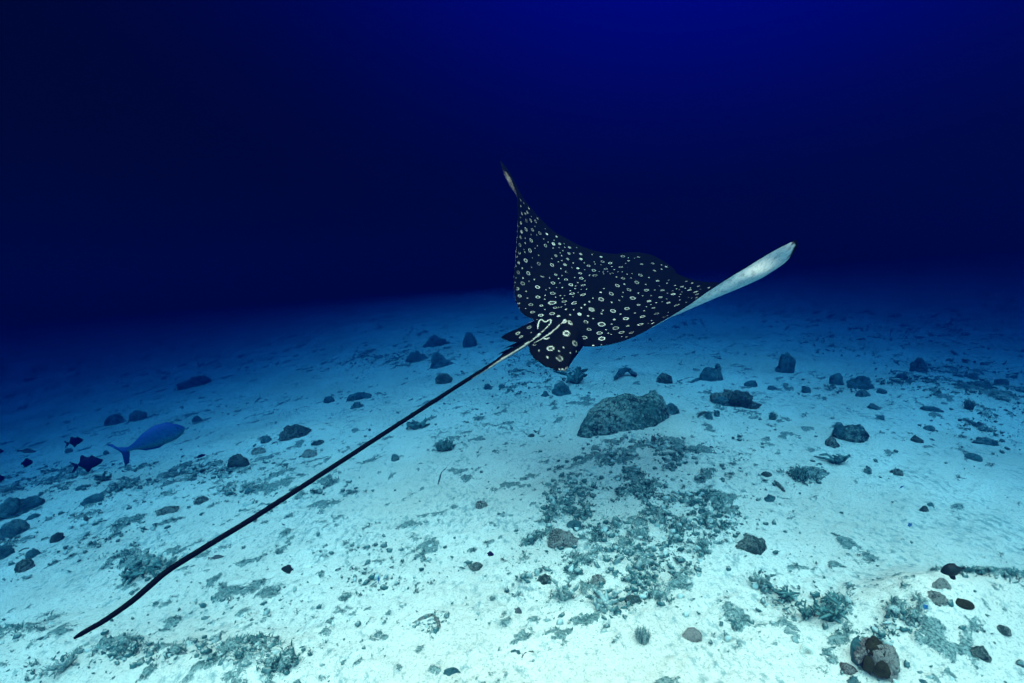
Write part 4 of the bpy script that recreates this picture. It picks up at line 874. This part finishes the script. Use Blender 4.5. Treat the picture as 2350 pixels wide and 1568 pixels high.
def blade(outline, w):                        # a fin: a closed outline in the fish's own plane, thin and double skinned
    o_ = np.array(outline, float); n = len(o_); c = o_.mean(0); V = [(c[0], w, c[1])] + [(q[0], w * .15, q[1]) for q in o_] + [(c[0], -w, c[1])] + [(q[0], -w * .15, q[1]) for q in o_]; F = []
    for i in range(n):
        j = (i + 1) % n; F += [(0, 1 + i, 1 + j), (n + 1, n + 2 + j, n + 2 + i), (1 + i, n + 2 + i, n + 2 + j, 1 + j)]
    return np.array(V), F
def fish(name, head, tail, depth, prof, fins, label, skin, cat='fish', group=None, turn=0.0, girth=0.32, roll=0.0, eye_at=None):
    """head and tail: picture points of the snout and the tail tip; depth: metres from the camera; turn: how far the tail is nearer than the head"""
    for q in (head, tail):                    # keep it swimming clear of the bottom
        q2 = (q[0], q[1] + 0.35 * abs(head[0] - tail[0]) + 4); depth = min(depth, 0.93 * float((gnd(*q2) - CAM) @ fw) - turn * (q is head))
    A = at(*head, depth + turn); B = at(*tail, depth); L = np.linalg.norm(A - B); ax = (A - B) / L
    side = np.cross(ax, up + rt * roll); side /= np.linalg.norm(side); upv = np.cross(side, ax); S_ = Soup(); n = 18
    xs = np.array([q[0] for q in prof]); tp = np.array([q[1] for q in prof]); bt = np.array([q[2] for q in prof]); u = np.linspace(xs[0], xs[-1], 34)
    T_ = np.interp(u, xs, tp); Bt = np.interp(u, xs, bt); kf = np.array([.25, .5, .25]); T_[1:-1] = np.convolve(T_, kf, 'same')[1:-1]; Bt[1:-1] = np.convolve(Bt, kf, 'same')[1:-1]
    V = []; tone = []
    for i in range(len(u)):
        m_ = .5 * (T_[i] + Bt[i]); hh = .5 * (T_[i] - Bt[i]); ww = hh * girth * (1.0 + .35 * math.sin(math.pi * u[i]))
        for k in range(n):
            a = 2 * math.pi * k / n; V.append((u[i], ww * math.sin(a), m_ + hh * math.cos(a))); tone.append(.5 + .5 * math.cos(a))
    F = [(i * n + k, i * n + (k + 1) % n, (i + 1) * n + (k + 1) % n, (i + 1) * n + k) for i in range(len(u) - 1) for k in range(n)] + [tuple(range(n))[::-1], tuple((len(u) - 1) * n + k for k in range(n))]
    S_.add(np.array(V), F, tone)
    for o_, w in fins: v, F = blade(o_, w); S_.add(v, F, .85)
    P_ = np.concatenate(S_.v); bend = .05 * np.sin((1 - P_[:, 0]) * 2.2) * (1 - P_[:, 0]); P_[:, 1] += bend
    c = .5 * (A + B); S_.v = [B + L * (P_[:, :1] * ax + P_[:, 1:2] * side + P_[:, 2:3] * upv) - c]
    o = S_.build(name, [skin]); o.location = c; tag(o, label, cat, group)
    if eye_at:
        for sg in (1, -1):
            ev, ef = ico(2); e_ = np.array((eye_at[0], sg * girth * eye_at[2] * .55, eye_at[1])); q = B + L * (e_[0] * ax + e_[1] * side + e_[2] * upv) - c
            link('eye', q + ev * eye_at[3] * L, ef, [M_BLACK], o)
    return o
FG = 'dark forked-tail fish near the left edge'
TRP = [(.24, .035, -.02), (.34, .16, -.10), (.46, .235, -.185), (.60, .245, -.215), (.74, .20, -.19), (.88, .11, -.12), (.97, .045, -.05), (1.0, .012, -.012)]
TRF = [([(.27, .03), (.17, .10), (.08, .17), (0, .20), (.10, .11), (.165, .02), (.10, -.10), (.02, -.24), (.10, -.20), (.19, -.12), (.27, -.02)], .010), ([(.30, .10), (.36, .33), (.42, .35), (.55, .24), (.60, .15)], .012), ([(.36, -.08), (.47, -.33), (.54, -.30), (.66, -.19), (.6, -.1)], .012), ([(.62, .2), (.66, .29), (.72, .26), (.8, .16)], .01)]
o = fish('trigger_fish', (237, 1056), (161, 1072), 4.4, TRP, TRF, 'larger and lower of two dark forked-tail fish at the left', M_TRIG, 'fish', FG, .10, .30, eye_at=(.86, .06, .5, .012))
fish('trigger_fish', (192, 1009), (146, 1020), 5.6, TRP, TRF, 'smaller upper dark fish with a forked tail at the left', M_TRIG, 'fish', FG, .16, .34, eye_at=(.86, .06, .5, .012))
OV = [(.10, .05, -.05), (.22, .18, -.18), (.42, .30, -.28), (.64, .29, -.27), (.84, .18, -.16), (1, .015, -.02)]
OVF = [([(.15, .04), (.02, .12), (0, .16), (.05, 0), (0, -.16), (.02, -.12), (.15, -.04)], .012), ([(.2, .15), (.28, .36), (.5, .38), (.6, .28)], .012), ([(.2, -.15), (.26, -.33), (.5, -.35), (.6, -.26)], .012)]
fish('dark_fish', (76, 1061), (47, 1064), 5.4, OV, OVF, 'dark blunt fish nearest the left edge, level with the lower forked-tail fish', M_TRIG, 'fish', None, .12, .34)
fish('dark_fish', (9, 1036), (-24, 1038), 5.4, OV, OVF, 'dark fish half cut off by the left edge, upper one', M_TRIG, 'fish', None, .1, .34)
fish('dark_fish', (12, 1098), (-24, 1100), 5.0, OV, OVF, 'dark fish half cut off by the left edge, lower one', M_TRIG, 'fish', None, .1, .34)
SL = [(.14, .02, -.02), (.26, .05, -.05), (.45, .10, -.09), (.68, .115, -.10), (.86, .075, -.07), (1, .012, -.012)]
SLF = [([(.18, .015), (.02, .10), (0, .12), (.06, 0), (0, -.12), (.02, -.10), (.18, -.015)], .008), ([(.35, .07), (.45, .15), (.7, .14), (.76, .09)], .008), ([(.3, -.05), (.36, -.12), (.5, -.11), (.55, -.08)], .008)]
fish('grey_fish', (83, 1037), (40, 1034), 6.6, SL, SLF, 'faint grey slender fish in the blue left of the two forked-tail fish', M_GREYF)
fish('slender_fish', (472, 1043), (446, 1052), 4.6, SL, SLF, 'tiny slender dark fish right of the pale blue fish', M_TRIG)
PBP = [(.13, .035, -.03), (.22, .055, -.045), (.36, .125, -.095), (.52, .185, -.135), (.68, .20, -.15), (.82, .165, -.145), (.93, .095, -.10), (1.0, .01, -.03)]
PBF = [([(.17, .03), (.05, .09), (-.05, .17), (-.07, .20), (0, .17), (.07, .0), (.05, -.17), (.02, -.24), (.09, -.22), (.13, -.12), (.17, -.03)], .010), ([(.30, .09), (.40, .16), (.6, .225), (.8, .20), (.86, .14)], .008), ([(.28, -.06), (.36, -.13), (.55, -.17), (.66, -.14)], .008), ([(.74, -.02), (.60, -.10), (.63, -.02)], .03)]
fish('pale_blue_fish', (424, 981), (270, 1040), 5.9, PBP, PBF, 'large hazy blue fish with a broad tail and yellowish belly at the left', M_PALEF, 'fish', None, .25, .30, eye_at=(.9, .04, .5, .010))
# fish close to the sand
fish('oval_dark_fish', (2158, 1312), (2218, 1305), 2.75, [(.14, .03, -.03), (.26, .13, -.13), (.42, .25, -.24), (.64, .29, -.27), (.84, .20, -.18), (.95, .08, -.09), (1, .02, -.03)], [([(.18, .02), (.05, .09), (0, .10), (.05, .0), (.0, -.06), (.05, -.05), (.18, -.02)], .01), ([(.5, -.2), (.52, -.42), (.62, -.44), (.72, -.36), (.74, -.2)], .012), ([(.3, .16), (.36, .28), (.6, .32), (.7, .26)], .012)], 'plump black oval fish hovering above the right-hand rubble mound', M_BLK, 'fish', None, .03, .5, eye_at=(.88, .05, .3, .014))
fish('oval_fish', (1496, 999), (1503, 1016), 5.2, OV, OVF, 'small oval fish heading down over pale sand below the largest boulder', M_GREYF)
fish('dark_fish', (645, 1306), (674, 1308), 2.9, OV, OVF, 'small dark green fish over pale sand right of the lower tail', M_BLK)
fish('oval_fish', (515, 1277), (477, 1281), 3.0, SL, SLF, 'slim bluish fish close to the lower tail', M_GREYF)
fish('dark_fish', (1134, 1274), (1117, 1269), 3.3, OV, OVF, 'tiny black fish over bare sand in the centre foreground', M_TRIG)
fish('oval_fish', (1198, 1408), (1180, 1396), 2.7, OV, OVF, 'little greenish fish near the bottom centre', M_GREYF)
fish('blue_fish', (868, 1322), (869, 1340), 2.9, SL, SLF, 'tiny bright blue fish pointing straight up', M_BLUEF)
fish('blue_fish', (2118, 1388), (2130, 1399), 2.5, OV, OVF, 'tiny bright blue fish at the left side of the right-hand rubble mound', M_BLUEF)
fish('blue_fish', (2094, 1203), (2082, 1207), 3.5, OV, OVF, 'tiny blue fish over clean sand below the touching pair of stones', M_BLUEF)
fish('blue_fish', (2064, 1121), (2076, 1114), 4.2, SL, SLF, 'tiny slim blue fish above the touching pair of stones', M_BLUEF)
fish('pale_fish', (1894, 930), (1901, 938), 5.0, OV, OVF, 'small white fleck of a fish above the domed boulder', M_WHITEF)
fish('pale_fish', (2088, 928), (2095, 937), 5.0, OV, OVF, 'small white fleck of a fish right of and above the domed boulder', M_WHITEF)
